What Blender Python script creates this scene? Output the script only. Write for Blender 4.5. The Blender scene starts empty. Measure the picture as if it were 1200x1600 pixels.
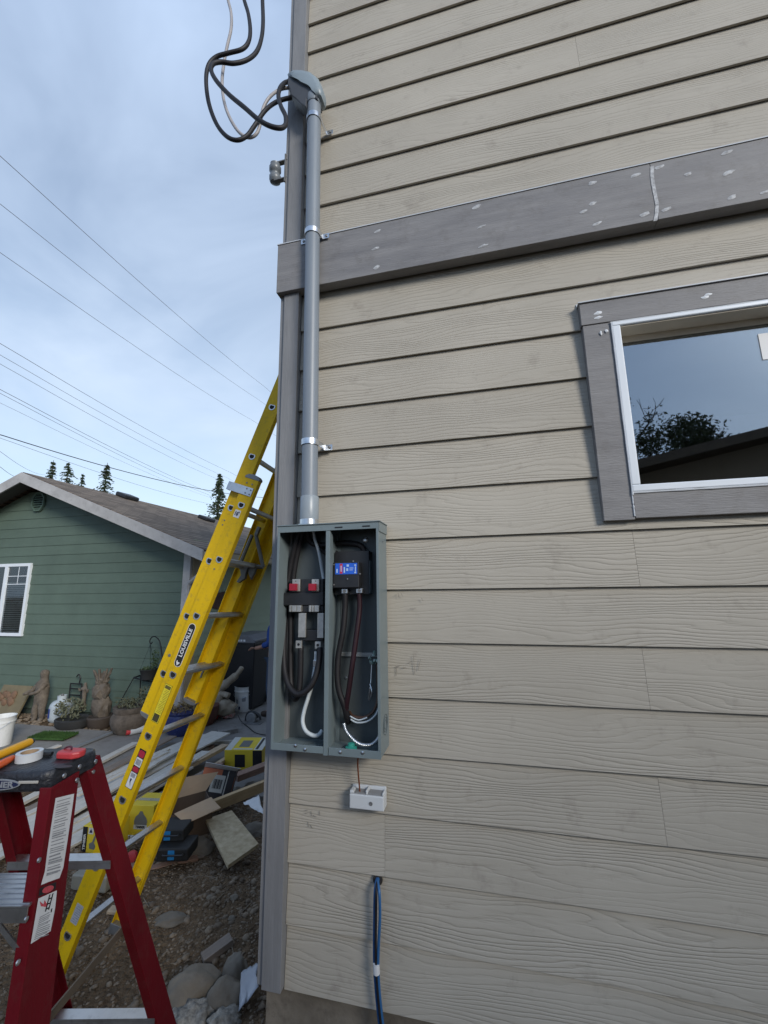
import bpy, bmesh, math, random
import numpy as np
from mathutils import Vector, Matrix, noise
random.seed(7)
S = bpy.context.scene
C = S.collection
PI = math.pi
# ------------------------------------------------------------------ camera
YAW, PITCH, ROLL, FPX = -0.2325802, 0.1803022, -0.0138276, 642.1918
CAM = Vector((0.0, -1.438, 1.6))
def cam_axes():
    cy, sy = math.cos(YAW), math.sin(YAW)
    fw = Vector((sy*math.cos(PITCH), cy*math.cos(PITCH), math.sin(PITCH)))
    rt = Vector((cy, -sy, 0)); up = rt.cross(fw)
    c, s = math.cos(ROLL), math.sin(ROLL)
    return rt*c+up*s, up*c-rt*s, fw
RT, UP, FW = cam_axes()
cd = bpy.data.cameras.new('camera'); cam = bpy.data.objects.new('camera', cd); C.objects.link(cam)
M = Matrix((RT, UP, -FW)).transposed().to_4x4(); M.translation = CAM
cam.matrix_world = M
cd.sensor_fit = 'HORIZONTAL'; cd.sensor_width = 36.0; cd.lens = FPX/1200*36.0
cd.clip_start = 0.02; cd.clip_end = 600
S.camera = cam
# ------------------------------------------------------------------ sky, sun, exposure
SUN_EL, SUN_AZ = math.radians(24), math.radians(134)      # azimuth clockwise from +Y
w = bpy.data.worlds.new('World'); S.world = w; w.use_nodes = True
nt = w.node_tree; nt.nodes.clear()
def N(nt, t, **k):
    n = nt.nodes.new(t)
    for a, b in k.items(): setattr(n, a, b)
    return n
wo = N(nt, 'ShaderNodeOutputWorld'); bg = N(nt, 'ShaderNodeBackground')
sky = N(nt, 'ShaderNodeTexSky', sky_type='NISHITA', sun_disc=False)
sky.sun_elevation = SUN_EL; sky.sun_rotation = SUN_AZ; sky.air_density = 1.0; sky.dust_density = 1.2; sky.ozone_density = 1.6
tc = N(nt, 'ShaderNodeTexCoord'); mp = N(nt, 'ShaderNodeMapping')
mp.inputs['Scale'].default_value = (1.0, 1.6, 2.6); mp.inputs['Rotation'].default_value = (0.2, 0.5, 0.6)
nz = N(nt, 'ShaderNodeTexNoise'); nz.inputs['Scale'].default_value = 1.5; nz.inputs['Detail'].default_value = 5; nz.inputs['Roughness'].default_value = 0.5; nz.inputs['Distortion'].default_value = 0.5
cr = N(nt, 'ShaderNodeValToRGB'); cr.color_ramp.elements[0].position = 0.30; cr.color_ramp.elements[1].position = 0.72
cr.color_ramp.elements[0].color = (.32, .32, .32, 1); cr.color_ramp.elements[1].color = (.92, .92, .92, 1)
mx = N(nt, 'ShaderNodeMixRGB'); mx.inputs[2].default_value = (4.6, 5.3, 6.6, 1)
nt.links.new(tc.outputs['Generated'], mp.inputs[0]); nt.links.new(mp.outputs[0], nz.inputs['Vector'])
nt.links.new(nz.outputs['Fac'], cr.inputs[0]); nt.links.new(cr.outputs[0], mx.inputs[0])
nt.links.new(sky.outputs[0], mx.inputs[1])
# the cloud deck is thin and bright to the north west, bluer and darker overhead behind the camera
dt = N(nt, 'ShaderNodeVectorMath', operation='DOT_PRODUCT'); dt.inputs[1].default_value = Vector((-.50, .78, -.55)).normalized()
nt.links.new(tc.outputs['Generated'], dt.inputs[0])
gr = N(nt, 'ShaderNodeMapRange', interpolation_type='SMOOTHSTEP'); gr.inputs[1].default_value = -.55; gr.inputs[2].default_value = .85; gr.inputs[3].default_value = 0; gr.inputs[4].default_value = 1
nt.links.new(dt.outputs['Value'], gr.inputs[0])
m2 = N(nt, 'ShaderNodeMixRGB', blend_type='MULTIPLY'); m2.inputs[0].default_value = 1; gc = N(nt, 'ShaderNodeMixRGB'); gc.inputs[1].default_value = (.82, .96, 1.12, 1); gc.inputs[2].default_value = (1.32, 1.34, 1.29, 1)
nt.links.new(gr.outputs[0], gc.inputs[0]); nt.links.new(mx.outputs[0], m2.inputs[1]); nt.links.new(gc.outputs[0], m2.inputs[2]); nt.links.new(m2.outputs[0], bg.inputs[0]); nt.links.new(bg.outputs[0], wo.inputs[0])
bg.inputs['Strength'].default_value = 0.12
sl = bpy.data.lights.new('sun', 'SUN'); sl.energy = 2.5; sl.angle = math.radians(18); sl.color = (1, .95, .87)
so = bpy.data.objects.new('sun', sl); C.objects.link(so)
sd = Vector((math.sin(SUN_AZ)*math.cos(SUN_EL), math.cos(SUN_AZ)*math.cos(SUN_EL), math.sin(SUN_EL)))
so.rotation_euler = sd.to_track_quat('Z', 'Y').to_euler(); so.location = sd*30
S.view_settings.view_transform = 'Standard'; S.view_settings.look = 'None'
S.view_settings.exposure = 0.15; S.view_settings.gamma = 1.0
# ------------------------------------------------------------------ pixel -> place helpers (1200x1600 photograph)
def ray(x, y): return RT*((x-600)/FPX) - UP*((y-800)/FPX) + FW
def aty(x, y, Y): r = ray(x, y); return CAM + r*((Y-CAM.y)/r.y)
def atx(x, y, X): r = ray(x, y); return CAM + r*((X-CAM.x)/r.x)
def atz(x, y, Z): r = ray(x, y); return CAM + r*((Z-CAM.z)/r.z)
def atd(x, y, d): return CAM + ray(x, y)*d
def ss(a, b, x):
    t = min(1, max(0, (x-a)/(b-a))); return t*t*(3-2*t)
def gz(x, y):
    z = -.22 - .28*ss(.7, 2.7, y)
    z += .10*ss(-1.2, -.8, x)*ss(2.4, .6, y)*ss(-3, 0, y)
    return z
def gh(x, y):
    k = 1-ss(2.4, 2.75, y)
    return gz(x, y) + k*(.05*noise.noise((x*1.3, y*1.3, 3)) + .022*noise.noise((x*5, y*5, 1)) + .010*noise.noise((x*14, y*14, 5)))
def atg(x, y):
    p = atz(x, y, -.3)
    for _ in range(6): p = atz(x, y, gh(p.x, p.y))
    return p
# ------------------------------------------------------------------ materials
MATS = {}
def mat(name, col, rough=.6, metal=0., var=.12, scale=6., bump=0., bscale=60., col2=None, dirt=0., spec=.5, stretch=None, coat=0., detail=4):
    if name in MATS: return MATS[name]
    m = bpy.data.materials.new(name); m.use_nodes = True; t = m.node_tree; t.nodes.clear()
    o = N(t, 'ShaderNodeOutputMaterial'); p = N(t, 'ShaderNodeBsdfPrincipled'); t.links.new(p.outputs[0], o.inputs[0])
    p.inputs['Metallic'].default_value = metal; p.inputs['Specular IOR Level'].default_value = spec; p.inputs['Coat Weight'].default_value = coat
    c = N(t, 'ShaderNodeTexCoord'); mp = N(t, 'ShaderNodeMapping'); t.links.new(c.outputs['Object'], mp.inputs[0])
    if stretch: mp.inputs['Scale'].default_value = stretch
    n = N(t, 'ShaderNodeTexNoise'); n.inputs['Scale'].default_value = scale; n.inputs['Detail'].default_value = detail; n.inputs['Roughness'].default_value = .6
    t.links.new(mp.outputs[0], n.inputs['Vector'])
    r = N(t, 'ShaderNodeValToRGB'); t.links.new(n.outputs['Fac'], r.inputs[0])
    a = tuple(max(0, v*(1-var)) for v in col); b = tuple(min(1, v*(1+var)) for v in (col2 or col))
    if col2: a = col; b = col2
    r.color_ramp.elements[0].position = .3; r.color_ramp.elements[1].position = .7
    r.color_ramp.elements[0].color = (*a, 1); r.color_ramp.elements[1].color = (*b, 1)
    src = r.outputs[0]
    if dirt:
        n3 = N(t, 'ShaderNodeTexNoise'); n3.inputs['Scale'].default_value = scale*3.1; n3.inputs['Detail'].default_value = 8; n3.inputs['Roughness'].default_value = .75
        t.links.new(c.outputs['Object'], n3.inputs['Vector'])
        r3 = N(t, 'ShaderNodeValToRGB'); r3.color_ramp.elements[0].position = .52; r3.color_ramp.elements[1].position = .72
        r3.color_ramp.elements[0].color = (0, 0, 0, 1); r3.color_ramp.elements[1].color = (dirt, dirt, dirt, 1)
        t.links.new(n3.outputs['Fac'], r3.inputs[0])
        mm = N(t, 'ShaderNodeMixRGB'); mm.inputs[2].default_value = (.09, .075, .06, 1)
        t.links.new(r3.outputs[0], mm.inputs[0]); t.links.new(src, mm.inputs[1]); src = mm.outputs[0]
    t.links.new(src, p.inputs['Base Color'])
    rr = N(t, 'ShaderNodeMapRange'); rr.inputs[3].default_value = max(.02, rough-.1); rr.inputs[4].default_value = min(1, rough+.1)
    t.links.new(n.outputs['Fac'], rr.inputs[0]); t.links.new(rr.outputs[0], p.inputs['Roughness'])
    if bump:
        n2 = N(t, 'ShaderNodeTexNoise'); n2.inputs['Scale'].default_value = bscale; n2.inputs['Detail'].default_value = 6
        t.links.new(mp.outputs[0], n2.inputs['Vector'])
        bp = N(t, 'ShaderNodeBump'); bp.inputs['Strength'].default_value = 1; bp.inputs['Distance'].default_value = bump
        t.links.new(n2.outputs['Fac'], bp.inputs['Height']); t.links.new(bp.outputs[0], p.inputs['Normal'])
    MATS[name] = m
    return m
def siding_mat(name, c1, c2, amp=5.2, freq=76., dist=.0012, grime=.6):
    m = bpy.data.materials.new(name); m.use_nodes = True; t = m.node_tree; t.nodes.clear(); L = t.links.new
    o = N(t, 'ShaderNodeOutputMaterial'); p = N(t, 'ShaderNodeBsdfPrincipled'); L(p.outputs[0], o.inputs[0])
    p.inputs['Roughness'].default_value = .62; p.inputs['Specular IOR Level'].default_value = .35
    c = N(t, 'ShaderNodeTexCoord'); at = N(t, 'ShaderNodeAttribute', attribute_name='seed')
    sx = N(t, 'ShaderNodeSeparateXYZ'); L(c.outputs['Object'], sx.inputs[0])
    def mth(op, a, b=None, c_=None):
        n = N(t, 'ShaderNodeMath', operation=op)
        for i, v in enumerate((a, b, c_)):
            if v is None: continue
            if isinstance(v, (int, float)): n.inputs[i].default_value = v
            else: L(v, n.inputs[i])
        return n.outputs[0]
    hx = mth('ADD', sx.outputs[0], sx.outputs[1])
    seed = at.outputs['Fac']
    cx = N(t, 'ShaderNodeCombineXYZ'); L(mth('MULTIPLY_ADD', hx, 1.5, mth('MULTIPLY', seed, 31.7)), cx.inputs[0])
    L(mth('MULTIPLY', sx.outputs[2], 8.0), cx.inputs[1]); L(mth('MULTIPLY', seed, 9.1), cx.inputs[2])
    n1 = N(t, 'ShaderNodeTexNoise'); n1.inputs['Scale'].default_value = 1.25; n1.inputs['Detail'].default_value = 1.5; n1.inputs['Roughness'].default_value = .35
    L(cx.outputs[0], n1.inputs['Vector'])
    cx2 = N(t, 'ShaderNodeCombineXYZ'); L(mth('MULTIPLY_ADD', hx, 9, mth('MULTIPLY', seed, 11.7)), cx2.inputs[0]); L(mth('MULTIPLY', sx.outputs[2], 60.0), cx2.inputs[1])
    n2 = N(t, 'ShaderNodeTexNoise'); n2.inputs['Scale'].default_value = 1.0; n2.inputs['Detail'].default_value = 2
    L(cx2.outputs[0], n2.inputs['Vector'])
    ph = mth('ADD', mth('MULTIPLY', sx.outputs[2], freq), mth('ADD', mth('MULTIPLY', n1.outputs['Fac'], amp*2), mth('MULTIPLY', n2.outputs['Fac'], 1.1)))
    fr = mth('FRACT', ph)                                        # saw: a sharp line then a slow fade, like pressed grain
    v = mth('ABSOLUTE', mth('SUBTRACT', fr, .5))
    sr = mth('POWER', mth('MULTIPLY', v, 2.0), 3.0)
    # strength of the grain changes along the board
    n4 = N(t, 'ShaderNodeTexNoise'); n4.inputs['Scale'].default_value = .8; n4.inputs['Detail'].default_value = 2; L(cx.outputs[0], n4.inputs['Vector'])
    g = N(t, 'ShaderNodeMapRange'); g.inputs[1].default_value = .32; g.inputs[2].default_value = .62; g.inputs[3].default_value = .25; g.inputs[4].default_value = 1.0; L(n4.outputs['Fac'], g.inputs[0])
    n5 = N(t, 'ShaderNodeTexNoise'); n5.inputs['Scale'].default_value = 3.; n5.inputs['Detail'].default_value = 3; L(cx2.outputs[0], n5.inputs['Vector'])
    ht = mth('ADD', mth('MULTIPLY', sr, g.outputs[0]), mth('MULTIPLY', n5.outputs['Fac'], .35))
    bp = N(t, 'ShaderNodeBump'); bp.inputs['Strength'].default_value = 1; bp.inputs['Distance'].default_value = dist; bp.invert = True
    L(ht, bp.inputs['Height']); L(bp.outputs[0], p.inputs['Normal'])
    n3 = N(t, 'ShaderNodeTexNoise'); n3.inputs['Scale'].default_value = 1.7; n3.inputs['Detail'].default_value = 7; n3.inputs['Roughness'].default_value = .62; L(c.outputs['Object'], n3.inputs['Vector'])
    r = N(t, 'ShaderNodeValToRGB'); r.color_ramp.elements[0].position = .32; r.color_ramp.elements[1].position = .66
    r.color_ramp.elements[0].color = (*c1, 1); r.color_ramp.elements[1].color = (*c2, 1); L(n3.outputs['Fac'], r.inputs[0])
    hs = N(t, 'ShaderNodeHueSaturation'); L(r.outputs[0], hs.inputs['Color'])
    L(mth('MULTIPLY_ADD', mth('FRACT', mth('MULTIPLY', seed, 7.31)), .07, .965), hs.inputs['Value'])
    mg = N(t, 'ShaderNodeMixRGB', blend_type='MULTIPLY'); mg.inputs[2].default_value = (.70, .68, .66, 1)
    L(mth('MULTIPLY', mth('MULTIPLY', sr, g.outputs[0]), .24), mg.inputs[0]); L(hs.outputs[0], mg.inputs[1])
    n6 = N(t, 'ShaderNodeTexNoise'); n6.inputs['Scale'].default_value = 9; n6.inputs['Detail'].default_value = 6; n6.inputs['Roughness'].default_value = .7; L(c.outputs['Object'], n6.inputs['Vector'])
    r6 = N(t, 'ShaderNodeMapRange'); r6.inputs[1].default_value = .57; r6.inputs[2].default_value = .80; r6.inputs[3].default_value = 0; r6.inputs[4].default_value = grime; L(n6.outputs['Fac'], r6.inputs[0])
    md = N(t, 'ShaderNodeMixRGB'); md.inputs[2].default_value = (.20, .17, .14, 1); L(r6.outputs[0], md.inputs[0]); L(mg.outputs[0], md.inputs[1])
    L(md.outputs[0], p.inputs['Base Color'])
    return m
def glass_mat(name, tint, rough=.02, refl=.16):
    m = bpy.data.materials.new(name); m.use_nodes = True; t = m.node_tree; t.nodes.clear(); L = t.links.new
    o = N(t, 'ShaderNodeOutputMaterial'); g = N(t, 'ShaderNodeBsdfGlossy'); g.inputs['Roughness'].default_value = rough
    g.inputs['Color'].default_value = (.92, .97, 1, 1)
    tr = N(t, 'ShaderNodeBsdfTransparent'); tr.inputs[0].default_value = (*tint, 1)
    fr = N(t, 'ShaderNodeFresnel'); fr.inputs['IOR'].default_value = 1.52
    a = N(t, 'ShaderNodeMath', operation='MULTIPLY_ADD'); a.inputs[1].default_value = 1.6; a.inputs[2].default_value = refl-.06; L(fr.outputs[0], a.inputs[0])
    mx = N(t, 'ShaderNodeMixShader'); L(a.outputs[0], mx.inputs[0]); L(tr.outputs[0], mx.inputs[1]); L(g.outputs[0], mx.inputs[2]); L(mx.outputs[0], o.inputs[0])
    return m
# ------------------------------------------------------------------ mesh helpers
class MB:
    def __init__(s): s.v = []; s.f = []; s.seed = []; s.parts = []
    def add(s, vs, fs, seed=0.):
        b = len(s.v); s.parts.append((b, len(s.f))); s.v += [Vector(p) for p in vs]
        for f in fs: s.f.append(tuple(b+i for i in f)); s.seed.append(seed)
        return s
    def box(s, a, b, m=None, seed=0.):
        x0, y0, z0 = a; x1, y1, z1 = b
        vs = [Vector(p) for p in ((x0,y0,z0),(x1,y0,z0),(x1,y1,z0),(x0,y1,z0),(x0,y0,z1),(x1,y0,z1),(x1,y1,z1),(x0,y1,z1))]
        if m is not None: vs = [m @ v for v in vs]
        return s.add(vs, [(0,3,2,1),(4,5,6,7),(0,1,5,4),(1,2,6,5),(2,3,7,6),(3,0,4,7)], seed)
    def cbox(s, c, size, m=None): h = Vector(size)/2; c = Vector(c); return s.box(c-h, c+h, m)
    def prism(s, pts, fn, d0, d1):                  # pts 2D outline, fn(u,v,d)->Vector
        n = len(pts); vs = [fn(u, v, d0) for u, v in pts]+[fn(u, v, d1) for u, v in pts]
        fs = [tuple(range(n-1, -1, -1)), tuple(range(n, 2*n))]+[(i, (i+1) % n, n+(i+1) % n, n+i) for i in range(n)]
        return s.add(vs, fs)
    def tube(s, pts, r, n=8, caps=True, smooth=True):
        pts = [Vector(p) for p in pts]; k = len(pts)
        rs = r if isinstance(r, (list, tuple)) else [r]*k
        t0 = (pts[1]-pts[0]).normalized(); a = t0.orthogonal().normalized(); vs = []
        for i in range(k):
            t = (pts[min(i+1, k-1)]-pts[max(i-1, 0)]).normalized()
            a = (a - t*a.dot(t)); a = a.normalized() if a.length > 1e-6 else t.orthogonal().normalized()
            b = t.cross(a)
            for j in range(n): q = 2*PI*j/n; vs.append(pts[i]+(a*math.cos(q)+b*math.sin(q))*rs[i])
        fs = [(i*n+j, i*n+(j+1) % n, (i+1)*n+(j+1) % n, (i+1)*n+j) for i in range(k-1) for j in range(n)]
        if caps: fs += [tuple(range(n-1, -1, -1)), tuple((k-1)*n+j for j in range(n))]
        return s.add(vs, fs)
    def lathe(s, prof, c, n=20, axis=None, ex=1., ey=1.):   # prof (r,z)
        c = Vector(c); vs = []
        q = Vector((0, 0, 1)).rotation_difference(Vector(axis)) if axis is not None else None
        for r, z in prof:
            for j in range(n):
                p = Vector((r*ex*math.cos(2*PI*j/n), r*ey*math.sin(2*PI*j/n), z)); vs.append(c+(q @ p if q else p))
        k = len(prof)
        fs = [(i*n+j, i*n+(j+1) % n, (i+1)*n+(j+1) % n, (i+1)*n+j) for i in range(k-1) for j in range(n)]
        fs += [tuple(range(n-1, -1, -1)), tuple((k-1)*n+j for j in range(n))]
        return s.add(vs, fs)
    def ico(s, c, rad, sub=2, jitter=.0, freq=3., seed=0, rot=None):
        bm = bmesh.new(); bmesh.ops.create_icosphere(bm, subdivisions=sub, radius=1)
        vs = []
        for v in bm.verts:
            p = v.co.copy(); p *= 1+jitter*noise.noise(p*freq+Vector((seed, seed*2.3, 0)))+jitter*.4*noise.noise(p*freq*2.7+Vector((seed, 0, 4)))
            p = Vector((p.x*rad[0], p.y*rad[1], p.z*rad[2]))
            if rot is not None: p = rot @ p
            vs.append(Vector(c)+p)
        fs = [tuple(v.index for v in f.verts) for f in bm.faces]; bm.free()
        return s.add(vs, fs)
    def dome(s, c, r, h, n=10):
        return s.lathe([(r, 0), (r*.8, h*.6), (r*.4, h*.95), (.0005, h)], c, n)
PM = {}                                             # matrices of the empties
def link(o): C.objects.link(o); return o
def props(o, label=None, cat=None, group=None, kind=None):
    if label: o['label'] = label
    if cat: o['category'] = cat
    if group: o['group'] = group
    if kind: o['kind'] = kind
    return o
def thing(name, label, cat, loc=(0, 0, 0), rotz=0., group=None, mtx=None):
    o = bpy.data.objects.new(name, None); link(o); o.empty_display_size = .1
    m = mtx if mtx is not None else Matrix.Translation(Vector(loc)) @ Matrix.Rotation(rotz, 4, 'Z')
    o.matrix_world = m; PM[o] = m.copy()
    return props(o, label, cat, group)
def obj(name, mb, m, parent=None, smooth=False, bevel=0., sub=0, local=False, origin=None, angle=40):
    vs = mb.v
    if parent is not None:
        inv = PM[parent].inverted()
        if not local: vs = [inv @ v for v in vs]
        mw = PM[parent].copy()
    else:
        if origin is None:
            xs = [v.x for v in vs]; ys = [v.y for v in vs]; zs = [v.z for v in vs]
            origin = ((min(xs)+max(xs))/2, (min(ys)+max(ys))/2, min(zs))
        if origin is not False: origin = Vector(origin); vs = [v-origin for v in vs]
    me = bpy.data.meshes.new(name); me.from_pydata([tuple(v) for v in vs], [], mb.f); me.update()
    if any(mb.seed):
        a = me.attributes.new('seed', 'FLOAT', 'FACE'); a.data.foreach_set('value', [float(q) for q in mb.seed])
    bm = bmesh.new(); bm.from_mesh(me); bmesh.ops.recalc_face_normals(bm, faces=bm.faces); bm.to_mesh(me); bm.free()
    me.materials.append(m)
    o = bpy.data.objects.new(name, me); link(o)
    if parent is not None: o.parent = parent; PM[o] = mw
    else:
        if origin is not False: o.location = origin
        PM[o] = Matrix.Translation(Vector(origin)) if origin is not False else Matrix.Identity(4)
    if smooth:
        for p in me.polygons: p.use_smooth = True
        if angle: 
            try: me.set_sharp_from_angle(angle=math.radians(angle))
            except Exception: pass
    if bevel:
        b = o.modifiers.new('bevel', 'BEVEL'); b.width = bevel; b.segments = 2; b.limit_method = 'ANGLE'
    if sub:
        b = o.modifiers.new('sub', 'SUBSURF'); b.levels = sub; b.render_levels = sub
    return o
def each(name, mb, m, parent=None, **k):             # every piece an object of its own
    out = []; P = mb.parts+[(len(mb.v), len(mb.f))]
    for (a, fa), (b, fb) in zip(P[:-1], P[1:]):
        q = MB(); q.v = mb.v[a:b]; q.f = [tuple(i-a for i in f) for f in mb.f[fa:fb]]; q.seed = mb.seed[fa:fb]
        out.append(obj(name, q, m, parent, **k))
    return out
def text_mb(s, size, m, extrude=.0006, bold=0., sx=1.):
    cu = bpy.data.curves.new('t', 'FONT'); cu.body = s; cu.size = size; cu.extrude = extrude; cu.offset = bold
    cu.align_x = 'CENTER'; cu.align_y = 'CENTER'; cu.resolution_u = 3
    o = bpy.data.objects.new('t', cu); C.objects.link(o)
    dg = bpy.context.evaluated_depsgraph_get(); me = bpy.data.meshes.new_from_object(o.evaluated_get(dg))
    mb = MB(); mb.add([m @ Vector((v.co.x*sx, v.co.y, v.co.z)) for v in me.vertices], [tuple(p.vertices) for p in me.polygons])
    bpy.data.objects.remove(o); bpy.data.curves.remove(cu); bpy.data.meshes.remove(me)
    return mb
def frame(o, x, y):                                  # matrix with origin o and x / y axes
    x = Vector(x).normalized(); y = Vector(y); y = (y-x*x.dot(y)).normalized(); z = x.cross(y)
    m = Matrix((x, y, z)).transposed().to_4x4(); m.translation = Vector(o); return m
def smoothpath(pts, k=6):                            # Catmull-Rom
    pts = [Vector(p) for p in pts]; out = []; n = len(pts)
    for i in range(n-1):
        p0, p1, p2, p3 = pts[max(i-1, 0)], pts[i], pts[i+1], pts[min(i+2, n-1)]
        for j in range(k):
            t = j/k; out.append(.5*((2*p1)+(p2-p0)*t+(2*p0-5*p1+4*p2-p3)*t*t+(3*p1-p0-3*p2+p3)*t**3))
    out.append(pts[-1]); return out
# ------------------------------------------------------------------ materials used
BEIGE = siding_mat('beige_siding_paint', (.378, .345, .288), (.438, .402, .338))
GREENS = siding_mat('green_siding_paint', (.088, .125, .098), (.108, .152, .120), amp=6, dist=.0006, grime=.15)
TRIM = mat('grey_trim_paint', (.21, .211, .215), .6, var=.12, scale=5, bump=.0012, bscale=30, stretch=(6, 6, .7), dirt=.12)
BAND = mat('grey_band_paint', (.165, .160, .162), .6, col2=(.245, .238, .236), scale=4, bump=.0012, bscale=40, stretch=(.8, 6, 6), dirt=.35)
CAULK = mat('white_caulk', (.62, .64, .66), .5, var=.06)
PATCH = mat('thin_filler', (.24, .24, .245), .6, col2=(.56, .57, .58), scale=70, bump=.001, bscale=90)
FLASH = mat('pale_flashing', (.50, .52, .55), .4, var=.06)
VINYL = mat('white_vinyl', (.72, .76, .80), .35, var=.03)
CONC = mat('foundation_concrete', (.085, .07, .052), .9, col2=(.22, .19, .15), scale=7, bump=.004, bscale=25, dirt=.6)
SLAB = mat('concrete_slab', (.17, .16, .15), .9, col2=(.25, .24, .225), scale=2.2, bump=.003, bscale=30, dirt=.6)
ENCL = mat('grey_enclosure_paint', (.165, .205, .215), .38, var=.07, scale=9, bump=.0002, bscale=90)
PVC = mat('grey_conduit_pvc', (.20, .23, .265), .42, var=.08, scale=7, stretch=(4, 4, .5))
ZINC = mat('galvanised_steel', (.62, .64, .66), .32, 1., var=.15, scale=40)
ALU = mat('aluminium', (.60, .60, .60), .42, 1., var=.12, scale=14, stretch=(1, 1, 1), dirt=.25)
DULLALU = mat('dull_cast_metal', (.22, .22, .22), .55, .6, var=.15, scale=20)
BLACKP = mat('black_plastic', (.018, .019, .022), .45, var=.2, scale=30)
BLACKW = mat('black_wire_jacket', (.009, .008, .010), .6, var=.2, scale=20)
GREYW = mat('grey_wire_jacket', (.36, .34, .34), .45, var=.1, scale=20)
WHITEW = mat('white_tape_wire', (.55, .60, .62), .5, var=.08, scale=20)
YEL = mat('yellow_fibreglass', (.68, .435, .004), .48, var=.14, scale=9, dirt=.42, spec=.25, bump=.0006, bscale=200, stretch=(1, 1, .12))
RED = mat('red_fibreglass', (.125, .005, .010), .5, var=.18, scale=6, dirt=.2, spec=.2, bump=.0006, bscale=200, stretch=(1, 1, .12))
REDP = mat('red_plastic', (.50, .045, .05), .45, var=.1)
WHITE = mat('white_label', (.66, .67, .68), .5, var=.06, scale=30)
NAVY = mat('dark_blue_ink', (.012, .018, .06), .5)
INK = mat('black_ink', (.012, .012, .014), .5)
GREYINK = mat('grey_print', (.28, .29, .31), .6, var=.3, scale=150)
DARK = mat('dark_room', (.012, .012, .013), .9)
GLASS = glass_mat('window_glass', (.55, .6, .62), .015, .25)
GLASS2 = glass_mat('far_window_glass', (.8, .84, .84), .04, .10)
BRASS = mat('copper_wire', (.32, .10, .045), .4, .6, var=.1)
BLUEC = mat('blue_cable', (.015, .075, .20), .45, var=.12, scale=20)
WHITEP = mat('white_plastic', (.58, .60, .61), .4, var=.04)
def wood(name, a, b, st=(1.2, 12, 12)): return mat(name, a, .75, col2=b, scale=4, stretch=st, bump=.0015, bscale=12, dirt=.3, detail=6)
PINE = wood('pine_lumber', (.38, .28, .18), (.52, .40, .27)); OLDW = wood('weathered_lumber', (.17, .135, .11), (.27, .22, .18))
PALEW = wood('primed_trim_board', (.48, .45, .40), (.60, .57, .51)); REDW = wood('cedar_lumber', (.20, .12, .09), (.30, .19, .14))
OSBM = mat('strand_board', (.34, .26, .15), .8, col2=(.54, .44, .29), scale=22, bump=.002, bscale=50, detail=3)
CARD = mat('cardboard', (.40, .28, .175), .8, var=.12, scale=5, bump=.0008, bscale=30)
CARD_SHADE = mat('shaded_cardboard', (.10, .07, .05), .85, var=.15)  # cardboard darkened so its colour holds the shade inside the open box
YBOX = mat('yellow_carton', (.62, .47, .03), .5, var=.08, scale=5)
BBOX = mat('black_carton', (.022, .02, .024), .5, var=.2)
STONE = mat('river_stone', (.13, .11, .085), .85, col2=(.23, .195, .15), scale=6, bump=.004, bscale=40, dirt=.25)
STONE2 = mat('grey_stone', (.115, .10, .08), .85, col2=(.22, .195, .16), scale=5, bump=.004, bscale=30, dirt=.3)
SPECK = mat('speckled_concrete_lump', (.09, .085, .075), .9, col2=(.36, .34, .30), scale=45, bump=.01, bscale=40, dirt=.3)
STATUE = mat('weathered_statue', (.085, .068, .052), .85, col2=(.18, .148, .115), scale=14, bump=.006, bscale=40)
POTM = mat('dark_pot', (.03, .03, .03), .6); BLUEPOT = mat('blue_glazed_pot', (.02, .03, .12), .25)
LEAF = mat('leaf_green', (.03, .055, .02), .6, col2=(.07, .11, .04), scale=10)
DRYLEAF = mat('dry_leaf', (.12, .09, .04), .7, col2=(.20, .15, .07), scale=10)
CONIF = mat('conifer_needles', (.018, .035, .016), .8, col2=(.045, .07, .03), scale=3)
BARK = mat('bark', (.06, .045, .035), .9, var=.3, bump=.01, bscale=20)
ROOFM = mat('asphalt_shingle', (.085, .07, .06), .9, col2=(.16, .135, .115), scale=2.5, bump=.006, bscale=30, stretch=(1, 7, 1))
FASCIA = mat('weathered_white_fascia', (.36, .35, .34), .7, col2=(.48, .47, .46), scale=3, bump=.002, bscale=30, dirt=.3)
BEITRIM = mat('beige_trim', (.42, .36, .25), .6, var=.06)
GREENT = mat('green_trim_paint', (.10, .155, .12), .6, var=.06)
IRON = mat('black_iron', (.015, .015, .016), .5, .3)
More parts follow.
